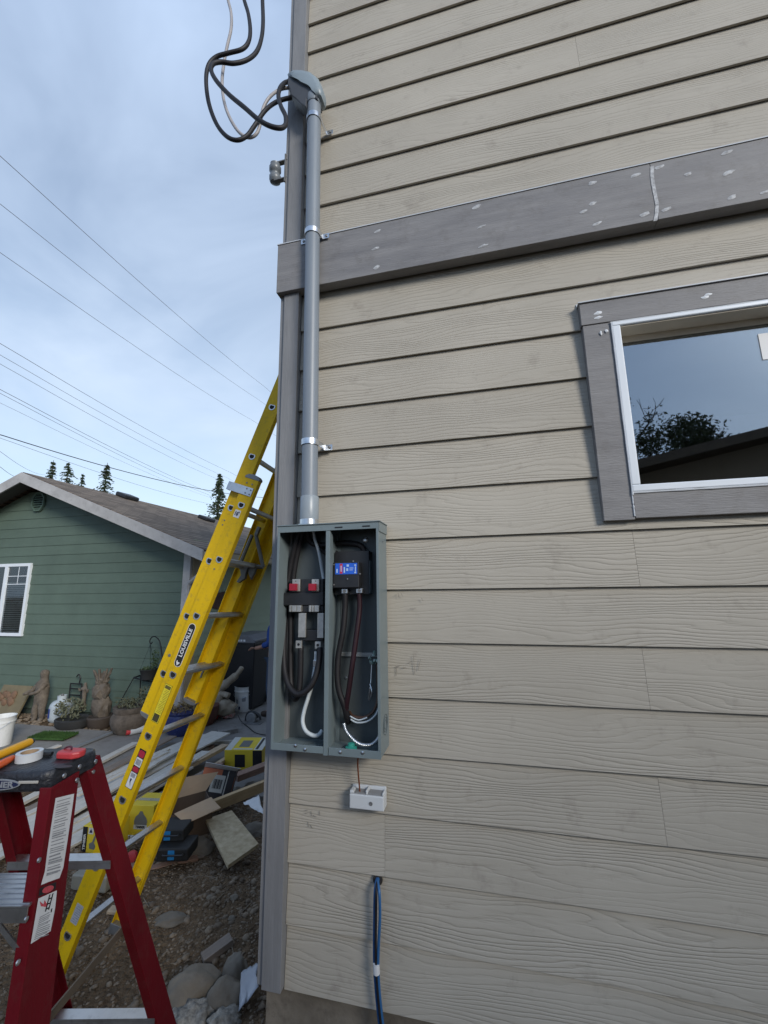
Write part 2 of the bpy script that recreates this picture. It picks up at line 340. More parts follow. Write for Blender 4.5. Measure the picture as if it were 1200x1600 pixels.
# ------------------------------------------------------------------ ground
def ground_mat():
    m = bpy.data.materials.new('stony_dirt'); m.use_nodes = True; t = m.node_tree; t.nodes.clear(); L = t.links.new
    o = N(t, 'ShaderNodeOutputMaterial'); p = N(t, 'ShaderNodeBsdfPrincipled'); L(p.outputs[0], o.inputs[0]); p.inputs['Roughness'].default_value = .92; p.inputs['Specular IOR Level'].default_value = .2
    c = N(t, 'ShaderNodeTexCoord'); n = N(t, 'ShaderNodeTexNoise'); n.inputs['Scale'].default_value = 3.2; n.inputs['Detail'].default_value = 9; n.inputs['Roughness'].default_value = .65; L(c.outputs['Object'], n.inputs['Vector'])
    r = N(t, 'ShaderNodeValToRGB'); r.color_ramp.elements[0].position = .3; r.color_ramp.elements[0].color = (.082, .055, .034, 1); r.color_ramp.elements[1].position = .7; r.color_ramp.elements[1].color = (.20, .142, .09, 1); L(n.outputs['Fac'], r.inputs[0])
    v = N(t, 'ShaderNodeTexVoronoi'); v.inputs['Scale'].default_value = 42; L(c.outputs['Object'], v.inputs['Vector'])
    n2 = N(t, 'ShaderNodeTexNoise'); n2.inputs['Scale'].default_value = 70; n2.inputs['Detail'].default_value = 6; L(c.outputs['Object'], n2.inputs['Vector'])
    hs = N(t, 'ShaderNodeMixRGB', blend_type='MULTIPLY'); hs.inputs[0].default_value = .55; L(r.outputs[0], hs.inputs[1])
    vr = N(t, 'ShaderNodeValToRGB'); vr.color_ramp.elements[0].color = (.55, .5, .45, 1); vr.color_ramp.elements[1].color = (1.5, 1.45, 1.35, 1); L(v.outputs['Color'], vr.inputs[0]); L(vr.outputs[0], hs.inputs[2]); L(hs.outputs[0], p.inputs['Base Color'])
    ad = N(t, 'ShaderNodeMath', operation='MULTIPLY_ADD'); ad.inputs[1].default_value = -.8; L(v.outputs['Distance'], ad.inputs[0]); L(n2.outputs['Fac'], ad.inputs[2])
    b = N(t, 'ShaderNodeBump'); b.inputs['Distance'].default_value = .03; L(ad.outputs[0], b.inputs['Height']); L(b.outputs[0], p.inputs['Normal'])
    return m
def axis(lo, hi, a, b, fine):
    xs = list(np.arange(a, b, fine)); s = fine; x = a
    while x > lo: s *= 1.35; x -= s; xs.insert(0, x)
    s = fine; x = b
    while x < hi: s *= 1.35; xs.append(x); x += s
    return xs
gx = axis(-150, 150, -4.2, -.3, .03); gy = axis(-150, 150, -.6, 2.9, .03)
mb = MB(); nx, ny = len(gx), len(gy)
mb.v = [Vector((x, y, gh(x, y))) for y in gy for x in gx]
mb.f = [(j*nx+i, j*nx+i+1, (j+1)*nx+i+1, (j+1)*nx+i) for j in range(ny-1) for i in range(nx-1)]; mb.seed = [0]*len(mb.f)
GRM = ground_mat()
props(obj('ground', mb, GRM, smooth=True, origin=False, angle=None), kind='structure')
mb = MB()
for x0, y0, x1, y1 in ((-13, 2.72, -4.75, 4.05), (-4.742, 2.74, -.85, 9.0)):
    mb.box((x0, y0, -.6), (x1, y1, -.462))
props(obj('patio', mb, SLAB, bevel=.008), kind='structure')
# loose pebbles: uncountable
mb = MB(); r_ = random.Random(3)
unit = []
for s_ in range(6):
    u = MB(); u.ico((0, 0, 0), (1, 1, 1), 1, .5, 1.5, s_*3.1); unit.append(u)
for i in range(13600):
    if i < 13000: x, y = r_.uniform(-3.6, -.82), r_.uniform(-.4, 2.75)
    else: x, y = r_.uniform(-10, -4.2), r_.uniform(4.07, 4.55)
    a = r_.uniform(.003, .0088)*(1+1.5*(r_.random() < .09)); 
    if i >= 13000: a = r_.uniform(.015, .05)
    z = gh(x, y)+a*.15 if y < 4 else -.485
    u = r_.choice(unit); R = Matrix.Rotation(r_.uniform(0, 6.3), 3, 'Z') @ Matrix.Diagonal((a*r_.uniform(.8, 1.6), a, a*r_.uniform(.4, .8)))
    mb.add([Vector((x, y, z))+R @ v for v in u.v], u.f)
PEB = mat('pebble_stone', (.09, .065, .044), .9, col2=(.28, .222, .16), scale=14, bump=.002, bscale=60)
props(obj('gravel', mb, PEB, origin=False, smooth=True, angle=None), 'loose pebbles scattered over the dirt and along the green house', 'gravel', kind='stuff')
# ------------------------------------------------------------------ the clad house
Z0, STEP = .345, .178
ZA = 3.262
WX0, WX1, WZ0, WZ1 = .472, 1.66, 1.885, 2.478         # window opening
house = thing('clad_house', 'tall house with beige wood grain lap siding and grey corner trim', 'house', (-.70, 0, .345))
def board(mb, x0, x1, z0, z1, zb, seed, side=False, y_at=None):
    # zb: nominal lower edge of the board (for the tilt)
    def yy(z): return (z-zb)/.19*.0125
    def P(h, d, z): return Vector((h, d, z)) if not side else Vector((-.768+d, h, z))
    a = yy(z0); b = yy(z1)
    vs = [P(x0, a, z0), P(x1, a, z0), P(x1, b, z1), P(x0, b, z1), P(x0, a+.0085, z0), P(x1, a+.0085, z0), P(x1, b+.0085, z1), P(x0, b+.0085, z1)]
    mb.add(vs, [(0,1,2,3),(4,7,6,5),(0,4,5,1),(3,2,6,7),(0,3,7,4),(1,5,6,2)], seed)
sid = MB(); rr_ = random.Random(11)
seams = {7: .469, 5: .456, 3: .457, 2: -.354, 102: .482}
rows = [(k, Z0+k*STEP, min(Z0+k*STEP+.19, 2.84)) for k in range(0, 14)]+[(99, 3.04, ZA+.012)]+[(100+k, ZA+k*STEP, ZA+k*STEP+.19) for k in range(0, 19)]
for k, za, zb in rows:
    nb = za if k != 99 else ZA-STEP
    js = [-.6885]+([seams[k]] if k in seams else [])
    x = js[-1]+rr_.uniform(2.2, 3.4) if k in seams else rr_.uniform(2.1, 3.4)
    while x < 6.4: js.append(x); x += 3.66
    js.append(6.5)
    for i in range(len(js)-1):
        a, b = js[i]+(.0004 if i else 0), js[i+1]-.0004; seed = rr_.uniform(1, 40)
        segs = [(a, b, za, zb)]
        cx0, cx1, cz0, cz1 = WX0-.04, WX1+.04, WZ0-.035, WZ1+.035
        if zb > cz0 and za < cz1 and b > cx0 and a < cx1:
            segs = []
            if a < cx0: segs.append((a, cx0, za, zb))
            if b > cx1: segs.append((cx1, b, za, zb))
            m0, m1 = max(a, cx0), min(b, cx1)
            if za < cz0: segs.append((m0, m1, za, cz0))
            if zb > cz1: segs.append((m0, m1, cz1, zb))
        for s_ in segs: board(sid, *s_, nb, seed)
obj('siding', sid, BEIGE, house)
sid = MB()
for k in range(0, 35):
    za = Z0+k*STEP
    for h0, h1 in ((.09, 3.2), (3.202, 6.4), (6.402, 9.0)): board(sid, h0, h1, za, za+.19, za, rr_.uniform(1, 40), True)
obj('siding', sid, BEIGE, house)
# sheathing behind the siding, with the window hole, far walls and roof
mb = MB()
for a, b in (((-.745, .019, .346), (WX0-.02, .16, 6.75)), ((WX1+.02, .019, .346), (6.5, .16, 6.75)), ((WX0-.018, .019, .346), (WX1+.018, .16, WZ0-.02)), ((WX0-.018, .019, WZ1+.02), (WX1+.018, .16, 6.75))):
    mb.box(a, b)
mb.box((-.744, .162, .30), (-.64, 9.0, 6.75)); mb.box((6.3, .162, .3), (6.5, 9, 6.75)); mb.box((-.638, 8.9, .3), (6.298, 9, 6.75))
obj('wall', mb, DARK, house)
mb = MB(); mb.prism([(-.95, 6.62), (2.9, 8.7), (6.75, 6.62), (6.75, 6.82), (2.9, 8.92), (-.95, 6.82)], lambda u, v, d: Vector((u, d, v)), -.25, 9.4)
obj('roof', mb, ROOFM, house)
mb = MB(); mb.box((-.765, .03, -.45), (6.5, .2, .344)); mb.box((-.765, .202, -.45), (-.6, 9, .344))
obj('foundation', mb, CONC, house)
mb = MB(); mb.box((-.7785, -.012, .352), (-.757, .085, 2.83)); mb.box((-.7785, -.012, 3.06), (-.757, .085, 6.7))
obj('corner_board', mb, TRIM, house, bevel=.0015)
mb = MB(); mb.box((-.7565, -.024, .35), (-.690, .016, 2.83)); mb.box((-.7565, -.024, 3.06), (-.690, .016, 6.7))
obj('corner_board', mb, TRIM, house, bevel=.0015)
# belly band, wraps the corner
b0, b1 = 2.825, 3.055
XJ = aty(1021, 300, -.04).x
mb = MB(); mb.box((-.784, -.044, b0), (XJ-.0004, .0, b1)); mb.box((XJ+.0004, -.044, b0), (6.5, .0, b1)); mb.box((-.784, .001, b0), (-.7795, 9, b1))
obj('belly_band', mb, BAND, house, bevel=.0015)
mb = MB(); mb.box((-.786, -.047, b1), (6.5, .004, b1+.004)); mb.prism([(-.004, b1+.004), (.004, b1+.004), (.006, b1+.024), (.004, b1+.024)], lambda u, v, d: Vector((d, u, v)), -.68, 6.5)
obj('flashing', mb, FLASH, house)
def blob(mb, px, py, Y, rx, rz, ang=0.):
    c = aty(px, py, Y); n = 11; vs = [c+Vector((0, -.0016, 0))]
    for j in range(n):
        q = 2*PI*j/n; k = 1+.5*noise.noise((px*.37, py*.41, j*1.3)); u, v = rx*k*math.cos(q), rz*k*math.sin(q)
        vs.append(c+Vector((u*math.cos(ang)-v*math.sin(ang), 0, u*math.sin(ang)+v*math.cos(ang))))
    mb.add(vs, [(0, 1+j, 1+(j+1) % n) for j in range(n)])
mb = MB(); Yb = -.0446
for px, py in ((925,286),(926,318),(934,349),(993,274),(1006,335),(1030,261),(1041,327),(1136,238),(1138,270),(1143,308),(745,323),(752,354),(755,384),(590,361),(587,388),(588,418),(1075,272),(912,330),(1195,300)):
    q_r = 1+.55*noise.noise((px*.7, py*.7, 3)); blob(mb, px, py, Yb, .016*q_r, .0062*(1+.6*noise.noise((py*.9, px*.3, 7))), .25+.5*noise.noise((px, py, 1)))
for a, b in ((1021, 258),):
    pts = [(1019, 260), (1019, 275), (1021, 290), (1024, 305), (1027, 320), (1026, 333), (1024, 345)]
    for (x0, y0), (x1, y1) in zip(pts[:-1], pts[1:]):
        p, q = aty(x0, y0, Yb-.001), aty(x1, y1, Yb-.001); p.z += .001
        mb.add([p-Vector((.0055, 0, 0)), p+Vector((.0055, 0, 0)), q+Vector((.0058, 0, 0)), q-Vector((.0058, 0, 0))], [(0, 1, 2, 3)])
blob(mb, 588, 490, .004, .014, .004, .2)
each('caulk_patch', mb, PATCH, house)
# pencil figures and scuffs on the siding beside the box
mb = MB()
def stroke(pts, Y=-.0008, r=.0007):
    mb.tube([aty(x, y, Y) for x, y in pts], r, 4)
for pts in (((617,1042),(626,1040)),((620,1041),(619,1056)),((627,1044),(634,1043)),((646,1024),(648,1053)),((637,1036),(643,1034)),((657,1030),(653,1048)),((616,930),(620,929)),((622,927),(623,933)),((627,927),(629,932)),((658,934),(661,939)),((640,951),(650,950))): stroke(pts)
for pts in (((476,1266),(481,1266)),((486,1267),(487,1275)),((476,1271),(480,1271)),((499,1267),(500,1274)),((489,1274),(494,1276)),((481,1284),(482,1292)),((485,1289),(488,1294)),((504,1245),(505,1250))): stroke(pts, .004)
each('pencil_mark', mb, mat('pencil', (.17, .155, .14), .7), house)
# window of the clad house
win = MB(); tx0, tx1, tz0, tz1 = .383, 1.75, 1.797, 2.567
hz = 2.482
mb = MB(); mb.box((tx0-.004, -.022, hz+.002), (tx1, .017, tz1))
mb.box((tx0, -.0195, tz0), (WX0, .017, hz)); mb.box((WX1, -.0195, tz0), (tx1-.004, .017, hz)); mb.box((WX0+.0015, -.021, tz0+.004), (WX1-.0015, .017, WZ0))
winw = obj('window', mb, BAND, house, bevel=.0015)
f = .022
mb = MB()
for a, b in (((WX0+.001, -.026, WZ1-f+.008), (WX1-.001, .05, WZ1)), ((WX0+.001, -.026, WZ0), (WX1-.001, .05, WZ0+f)), ((WX0+.001, -.0258, WZ0+f), (WX0+.026, .05, WZ1-f+.008)), ((WX1-.026, -.0258, WZ0+f), (WX1-.001, .05, WZ1-f+.008))): mb.box(a, b)
mb.box((1.06, .025, WZ0+f), (1.10, .052, WZ1-f+.008))
obj('frame', mb, VINYL, winw, bevel=.003)
mb = MB(); mb.box((WX0+.027, -.018, WZ1-f+.0035), (WX1-.027, .046, WZ1-f+.0075)); mb.box((WX0+.027, .0455, WZ1-f-.020), (WX1-.027, .0465, WZ1-f+.003)); obj('head_light_strip', mb, mat('cream_head_light', (.62, .54, .42), .6), winw)  # cream strips added to colour in the lit underside of the window head
mb = MB(); mb.box((WX0+.026, .047, WZ0+f), (WX1-.026, .049, WZ1-f+.008)); obj('pane', mb, GLASS, winw)
mb = MB(); mb.cbox((aty(1200, 540, .045).x+.012, .0455, aty(1195, 541, .045).z), (.10-.034, .001, .092)); obj('sticker', mb, WHITE, winw)
mb = MB(); mb.box((tx0-.008, -.028, tz1+.001), (tx1+.004, .006, tz1+.005)); mb.prism([(-.001, tz1+.005), (.004, tz1+.005), (.006, tz1+.018), (.004, tz1+.018)], lambda u, v, d: Vector((d, u, v)), tx0-.008, tx1)
obj('flashing', mb, FLASH, winw)
mb = MB(); 
for px, py, rx, rz in ((1101,465,.012,.0055),(1106,460,.012,.005),(935,496,.013,.005),(935,489,.014,.006),(939,520,.004,.008),(948,517,.005,.006)): blob(mb, px, py, -.0226, rx, rz, .1)
for (x0, z0, x1, z1) in ((WX0-.003, WZ0-.01, WX0+.003, WZ1), (WX0-.004, WZ1-.001, 1.2, WZ1+.0035)): 
    n = 24; pts = [(x0+(x1-x0)*i/n, z0+(z1-z0)*i/n) for i in range(n+1)]
    for v_ in (0,): 
        mb.tube([((x0+x1)/2 if z1-z0 > .1 else u, -.0235, v if z1-z0 > .1 else WZ1+.001) for u, v in pts], [.0025+.0018*noise.noise((u*40, v*40, 0)) for u, v in pts], 6)
n = 20; z_ = WZ0-.003; mb.tube([(WX0+(1.2-WX0)*i/n, -.0225, z_) for i in range(n+1)], [.003+.0025*noise.noise((i*.9, 0, 0)) for i in range(n+1)], 6)
z0_, z1_ = tz0+.01, WZ0-.004; mb.tube([(WX0-.001+.002*noise.noise((i, 2, 0)), -.0215, z0_+(z1_-z0_)*i/12) for i in range(13)], [.002+.002*noise.noise((i*.9, 7, 0)) for i in range(13)], 6)
obj('caulk_line', mb, CAULK, winw)
# dim room behind the glass
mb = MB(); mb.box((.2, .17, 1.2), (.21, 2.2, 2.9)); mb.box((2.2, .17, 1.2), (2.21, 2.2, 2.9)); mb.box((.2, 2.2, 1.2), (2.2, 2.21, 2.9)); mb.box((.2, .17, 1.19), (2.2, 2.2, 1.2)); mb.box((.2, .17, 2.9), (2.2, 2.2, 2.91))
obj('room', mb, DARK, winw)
# ------------------------------------------------------------------ conduit and weatherhead
def cxz(z): return -.602+(z-1.82)*(-.0145/1.9)
cy_ = -.072
con = thing('service_conduit', 'grey pvc conduit running up the siding to a weatherhead', 'conduit', (-.602, cy_, 1.82))
mb = MB(); mb.lathe([(.0295, 0), (.0295, 1.90)], (0, 0, 0), 28, (-.0145/1.9, 0, 1)); mb.v = [v+Vector((-.602, cy_, 1.83)) for v in mb.v]
obj('pipe', mb, PVC, con, smooth=True)
mb = MB(); mb.lathe([(.0325, .022), (.0335, .03), (.0335, .105), (.0318, .108)], (-.602, cy_, 1.82), 28); obj('coupling', mb, mat('pale_conduit', (.27, .31, .34), .35), con, smooth=True)
mb = MB(); mb.lathe([(.040, 0), (.040, .006), (.034, .008), (.034, .024), (.0305, .026)], (-.602, cy_, 1.818), 28); obj('hub', mb, ZINC, con, smooth=True)
def strap(py):
    z = aty(490, py, cy_).z; x = cxz(z); r = .0318; mb = MB(); w_ = .011
    pts = [(-.046, .066), (-.046, .0635), (-.034, .060)]
    arc = [(r*math.cos(q), -r*math.sin(q)) for q in np.linspace(PI+.35, -.35, 20)]
    prof = [(-.060, .068), (-.036, .068)]+arc+[(.034, .064), (.062, .064)]
    if b0-.02 < z < b1+.02: prof = [(-.060, .026), (-.036, .026)]+arc[2:-2]+[(.036, .022), (.062, .022)]
    ey = .022 if b0-.02 < z < b1+.02 else .062; o1 = [(u, v) for u, v in prof]
    n = len(o1); vs = []
    for s_ in (-1, 1):
        for u, v in o1: vs.append(Vector((x+u, cy_+v, z+s_*w_)))
    for s_ in (-1, 1):
        for u, v in o1:
            k = 1.05; vs.append(Vector((x+u*k, cy_+(v*k if abs(u) < .034 else v-.002), z+s_*w_)))
    fs = [(i, i+1, n+i+1, n+i) for i in range(n-1)]+[(2*n+i, 3*n+i, 3*n+i+1, 2*n+i+1) for i in range(n-1)]
    fs += [(i, 2*n+i, 2*n+i+1, i+1) for i in range(n-1)]+[(n+i, n+i+1, 3*n+i+1, 3*n+i) for i in range(n-1)]
    mb.add(vs, fs); s1 = obj('strap', mb, ZINC, con, smooth=True)
    m2 = MB(); m2.lathe([(.006, 0), (.006, .002), (.003, .0035), (.0005, .0036)], (x+.052, cy_+ey-.002, z), 10, (0, -1, 0)); m2.lathe([(.006, 0), (.006, .002), (.003, .0035), (.0005, .0036)], (x-.050, cy_+ey+.002, z), 10, (0, -1, 0)); each('screw', m2, DULLALU, s1, smooth=True)
for py in (188, 366, 692): strap(py)
# weatherhead: hood over a dark face plate with cable holes, leaning to the left
HY = -.075
wtop = aty(491, 152, cy_)
def wp(x, y, d): p = aty(x, y, HY); return Vector((p.x, HY+d, p.z))
hood = [(505,158),(507,152),(506,144),(500,131),(489,122),(474,119),(460,119),(452,124),(455,129),(464,133),(473,140),(482,144),(490,148),(496,154),(499,160)]
mb = MB(); n = len(hood)
lay = [(-.036, .62), (-.032, .86), (-.018, 1.0), (.022, 1.0), (.036, .92), (.042, .70)]
cxm = sum(p[0] for p in hood)/n; cym = sum(p[1] for p in hood)/n
vs = []
for d, k in lay:
    for x, y in hood: vs.append(wp(480+(x-480)*k, 146+(y-146)*k, d))
fs = [(i*n+j, i*n+(j+1) % n, (i+1)*n+(j+1) % n, (i+1)*n+j) for i in range(len(lay)-1) for j in range(n)]
fs += [tuple(range(n)), tuple((len(lay)-1)*n+j for j in range(n))]
mb.add(vs, fs); wh = obj('weatherhead', mb, mat('weatherhead_grey', (.23, .28, .31), .4, var=.08), con, smooth=True, angle=50)
body = [(454,128),(462,131),(475,139),(490,147),(499,158),(499,164),(483,164),(482,177),(474,172),(465,163),(458,158),(457,150),(453,142)]
mb = MB(); mb.prism(body, wp, -.026, .036); obj('face_plate', mb, mat('weatherhead_dark', (.055, .058, .065), .5), wh, bevel=.004)
mb = MB()
hol = [(455,128),(455.5,139),(459,152)]
for x, y in hol:
    c = wp(x, y, 0); mb.lathe([(.0125, 0), (.0150, .004), (.0150, .010), (.0125, .012)], c, 14, (-1, -.1, -.45))
each('grommet', mb, BLACKP, wh, smooth=True)
mb = MB(); c = wtop; mb.lathe([(.0315, -.045), (.034, -.04), (.034, -.004), (.0315, 0)], (cxz(c.z), cy_, c.z-.005), 24); obj('collar', mb, mat('collar_grey', (.20, .23, .26), .4), wh, smooth=True)
# ------------------------------------------------------------------ service wires
def wire(name, label, pts, r, m, dy, y0=-.09, grp=None, lift=.9):
    n = len(pts); P = []
    for i, (x, y) in enumerate(pts):
        t = i/(n-1)                                  # 0 at the top end, 1 at the weatherhead
        P.append(aty(x, y, (y0-.02)*(1)+0 - dy*math.sin(PI*min(1, t*1.0))))
    P[-1] = aty(pts[-1][0]+3, pts[-1][1], -.078); P[-2] = aty(*pts[-2], -.092)
    a, b = P[0], P[1]; d = (a-b).normalized()
    up = [a+d*.25+Vector((.0, .0, .05)), a+d*.4+Vector((.05, .1, lift*.6)), Vector((a.x+.10, a.y+.15, a.z+lift))]
    P = up[::-1]+P
    mb = MB(); mb.tube(smoothpath(P, 7), r, 10); o = obj(name, mb, m, smooth=True, angle=None); props(o, label, 'wire', grp); return o
wire('service_wire', 'black service wire with the widest loop, ending in the lowest weatherhead hole', [(380,-6),(388,22),(391,48),(388,66),(378,77),(357,83),(338,89),(326,102),(322,125),(326,160),(338,193),(354,213),(371,219),(386,212),(398,196),(415,172),(435,158),(459,151)], .0088, BLACKW, .10)
wire('service_wire', 'black service wire curling back up beside the corner board into the top weatherhead hole', [(410,-6),(411,35),(408,62),(400,82),(385,94),(365,99),(345,97),(333,100),(330,110),(338,126),(358,148),(382,168),(404,187),(422,197),(438,200),(446,195),(446,181),(439,166),(435,150),(438,137),(446,129),(456,127)], .0088, BLACKW, .19)
wire('service_wire', 'pale grey service wire hanging between the two black ones', [(355,-6),(361,20),(361,45),(355,72),(350,98),(347,128),(350,158),(359,184),(373,206),(388,215),(400,210),(406,196),(411,170),(422,151),(440,139),(457,137)], .0068, GREYW, .04)
# wire holder on the side wall
wc = atx(430, 269, -.835)
ins = thing('wireholder_insulator', 'small grey ribbed insulator on a bracket high on the corner', 'insulator', (-.78, wc.y, wc.z))
mb = MB(); mb.lathe([(.012, -.050), (.023, -.046), (.027, -.035), (.027, -.020), (.022, -.014), (.022, -.004), (.027, .002), (.027, .020), (.022, .028), (.022, .036), (.012, .042)], wc, 18, (.1, -.25, 1)); obj('insulator_body', mb, mat('insulator_grey', (.17, .19, .21), .35), ins, smooth=True)
mb = MB(); mb.box((wc.x, wc.y-.010, wc.z+.040), (-.77, wc.y+.010, wc.z+.046)); mb.box((wc.x, wc.y-.010, wc.z-.056), (-.77, wc.y+.010, wc.z-.050)); mb.box((-.782, wc.y-.015, wc.z-.08), (-.776, wc.y+.015, wc.z+.07)); obj('bracket', mb, DULLALU, ins, bevel=.001)
# ------------------------------------------------------------------ meter box
BX0, BX1, BZ0, BZ1, BY = -.703, -.333, 1.086, 1.816, -.115
box_ = thing('meter_box', 'open grey metal meter box with wires and a blue labelled breaker inside', 'electrical box', (BX0, 0, BZ0))
t_ = .0025; q_ = -.004
DX = aty(511, 1000, BY).x
mb = MB()
mb.box((BX0, q_-t_*.5, BZ0), (BX1, q_, BZ1))                                  # back
mb.box((BX0, BY+t_, BZ0+t_), (BX0+t_, q_-t_, BZ1-t_)); mb.box((BX1-t_, BY+t_, BZ0+t_), (BX1, q_-t_, BZ1-t_))
mb.box((BX0, BY+t_, BZ0), (BX1, q_-t_, BZ0+t_)); mb.box((BX0, BY+t_, BZ1-t_), (BX1, q_-t_, BZ1))
mb.box((BX0, BY, BZ0+.021), (BX0+.009, BY+t_, BZ1-.022)); mb.box((BX1-.009, BY, BZ0+.021), (BX1, BY+t_, BZ1-.022))
mb.box((BX0, BY, BZ1-.022), (BX1, BY+t_, BZ1)); mb.box((BX0, BY, BZ0), (DX-.009, BY+t_, BZ0+.021)); mb.box((DX+.009, BY, BZ0-.003), (BX1, BY+t_, BZ0+.020))
mb.box((BX0-.004, BY-.004, BZ1+.0005), (BX1+.006, q_-.003, BZ1+.004))      # rain lip
mb.box((BX1+.0008, BY+.002, BZ1-.032), (BX1+.003, q_, BZ1+.0003))
obj('enclosure', mb, ENCL, box_, bevel=.0008)
mb = MB(); mb.box((BX0+.004, q_-t_-.001, BZ0+.004), (DX-.010, q_-t_*.5-.0003, BZ1-.004)); mb.box((DX+.008, q_-t_-.001, BZ0+.004), (BX1-.004, q_-t_*.5-.0003, BZ1-.004)); each('back_shade_panel', mb, mat('back_shade_grey', (.075, .09, .095), .5, var=.1), box_)  # dark panels added, their colour stands in for shade inside the box
mb = MB(); mb.box((DX-.008, BY-.001, BZ0-.004), (DX+.006, BY+.0015, BZ1-.023)); mb.box((DX-.0085, BY+.002, BZ0+.003), (DX-.006, -.008, BZ1-.003)); mb.box((DX+.0045, BY+.002, BZ0+.003), (DX+.0065, BY+.03, BZ1-.023))
obj('divider', mb, ENCL, box_, bevel=.0008)
def pb(mb, x0, y0, x1, y1, Y, th):                   # box from a pixel rectangle on plane Y going th back
    a, b = aty(x0, y0, Y), aty(x1, y1, Y); mb.box((a.x, Y, b.z), (b.x, Y+th, a.z)); return mb
mb = MB()                                            # holes, slots, screws on the sheet metal
for x, y in ((529, 824), (572, 822)): pb(mb, x-6, y-.8, x+6, y+.8, BY-.0008, .0015)
each('slot', mb, INK, box_)
mb = MB()
for x in (-.685, -.63, -.47, -.37): mb.lathe([(.004, 0), (.004, .004), (.0005, .005)], (x, -.06, BZ1+.004), 8)
for x, y in ((462, 1165), (477, 1171), (532, 1175), (567, 1176)):
    c = aty(x, y, BY-.001); mb.lathe([(.005, 0), (.005, .002), (.0005, .004)], c, 10, (0, -1, 0))
mb.lathe([(.003, 0), (.003, .002), (.0005, .003)], (BX1+.003, -.065, 1.755), 8, (1, 0, 0))
for x, y in ((571, 844),): mb.lathe([(.010, 0), (.010, .002), (.006, .004), (.0005, .004)], aty(x, y, -.008), 14, (0, -1, 0))
for x, y in ((518, 933), (541, 1059)): mb.lathe([(.004, 0), (.004, .003), (.0005, .004)], aty(x, y, -.008), 10, (0, -1, 0))
each('screw', mb, ZINC, box_, smooth=True)
mb = MB()
def ring(mb, c, r, ax, th=.0008):
    q = Vector((0, 0, 1)).rotation_difference(Vector(ax)); pts = [Vector(c)+q @ Vector((r*math.cos(a), r*math.sin(a), 0)) for a in np.linspace(0, 2*PI, 28)]; mb.tube(pts, th, 4)
for r in (.030, .022, .014): ring(mb, (BX1+.0006, -.055, 1.165), r, (1, 0, 0)); ring(mb, (-.58, -.06, BZ0+t_+.0008), r*1.1, (0, 0, 1)); ring(mb, (-.45, -.06, BZ0+t_+.0008), r*.9, (0, 0, 1))
each('knockout', mb, mat('knockout_line', (.09, .11, .12), .5), box_)
# meter socket (left bay)
ms = MB(); pb(ms, 441, 926, 505, 946, -.060, .045); pb(ms, 468, 905, 505, 926, -.052, .035); pb(ms, 450, 946, 505, 957, -.055, .04); pb(ms, 468, 984, 505, 1002, -.050, .035); pb(ms, 452, 906, 468, 926, -.050, .03)
sock = obj('meter_socket', ms, BLACKP, box_, bevel=.003)
mb = MB()
for a in ((456.7,905,468,924),(487,905,498,924),(466.5,958,477,996),(496,958,505,997),(462,1001,471,1013),(492,1002.5,501,1014)): pb(mb, *a, -.062, .008)
for a in ((452,946,455,956),(456,946,463,956),(464,946,470,956),(482.5,946,486,956),(487,946,490,956),(491,946,498,956)): pb(mb, *a, -.068, .016)
each('lug', mb, mat('tinned_aluminium', (.52, .51, .48), .45, .7, var=.15, scale=60), sock, bevel=.001)
mb = MB()
for x, y in ((462, 908), (493, 908), (466.5, 1007), (496.5, 1008)): mb.lathe([(.0045 if y > 1000 else .0015, 0), (.0045 if y > 1000 else .0015, .0012)], aty(x, y, -.0622), 12, (0, -1, 0))
each('bolt_hole', mb, INK, sock)
mb = MB()
for x in (451.5, 481.6): pb(mb, x, 912, x+11, 923, -.078, .014)
each('red_clip', mb, mat('red_clip_plastic', (.33, .012, .03), .3, var=.1), sock, bevel=.002)
# breaker (right bay)
mb = MB(); pb(mb, 520, 879, 561, 918, -.080, .04); pb(mb, 523, 862, 577, 929, -.048, .036); brk = obj('breaker', mb, BLACKP, box_, bevel=.002)
mb = MB(); pb(mb, 524, 880.5, 558, 896.8, -.0815, .001); obj('blue_label', mb, mat('blue_label', (.02, .12, .62), .4, var=.12, scale=60), brk)
mb = MB(); pb(mb, 531, 881, 535, 896.3, -.0822, .0006); obj('red_stripe', mb, mat('red_stripe', (.55, .03, .06), .4), brk)
mb = MB()
for a in ((525.5,889,527.5,895),(532.3,884,533.6,893),(541.5,882,545,885.5),(553.5,882,556.5,884),(554.5,885,556,893),(553.5,893.5,556.5,895.5),(537,886,539,895),(546,887,552,888),(546,890,551,891),(541,888,544,892)): pb(mb, *a, -.0828, .0005)
obj('print', mb, mat('pale_blue_print', (.45, .6, .85), .5), brk)
mb = MB(); pb(mb, 516.2, 864, 518.6, 917, -.062, .04); pb(mb, 576, 876, 578, 927, -.045, .03); each('mounting_rail', mb, ENCL, brk)
mb = MB(); pb(mb, 533.3, 920, 543, 927.5, -.070, .02); pb(mb, 556.3, 919.4, 566, 927, -.070, .02); each('lug', mb, ZINC, brk, bevel=.002)
mb = MB()
for x, y in ((538, 923.6), (561, 923)): mb.lathe([(.0058, 0), (.0058, .001), (.0035, .0012), (.003, .0003)], aty(x, y, -.0705), 14, (0, -1, 0))
for x, y in ((521.8, 882.4), (562.5, 896.8), (521.8, 913.8), (543, 904.8), (552, 877)): mb.lathe([(.0028, 0), (.0028, .002), (.0005, .003)], aty(x, y, -.081), 8, (0, -1, 0))
each('bolt', mb, DULLALU, brk, smooth=True)
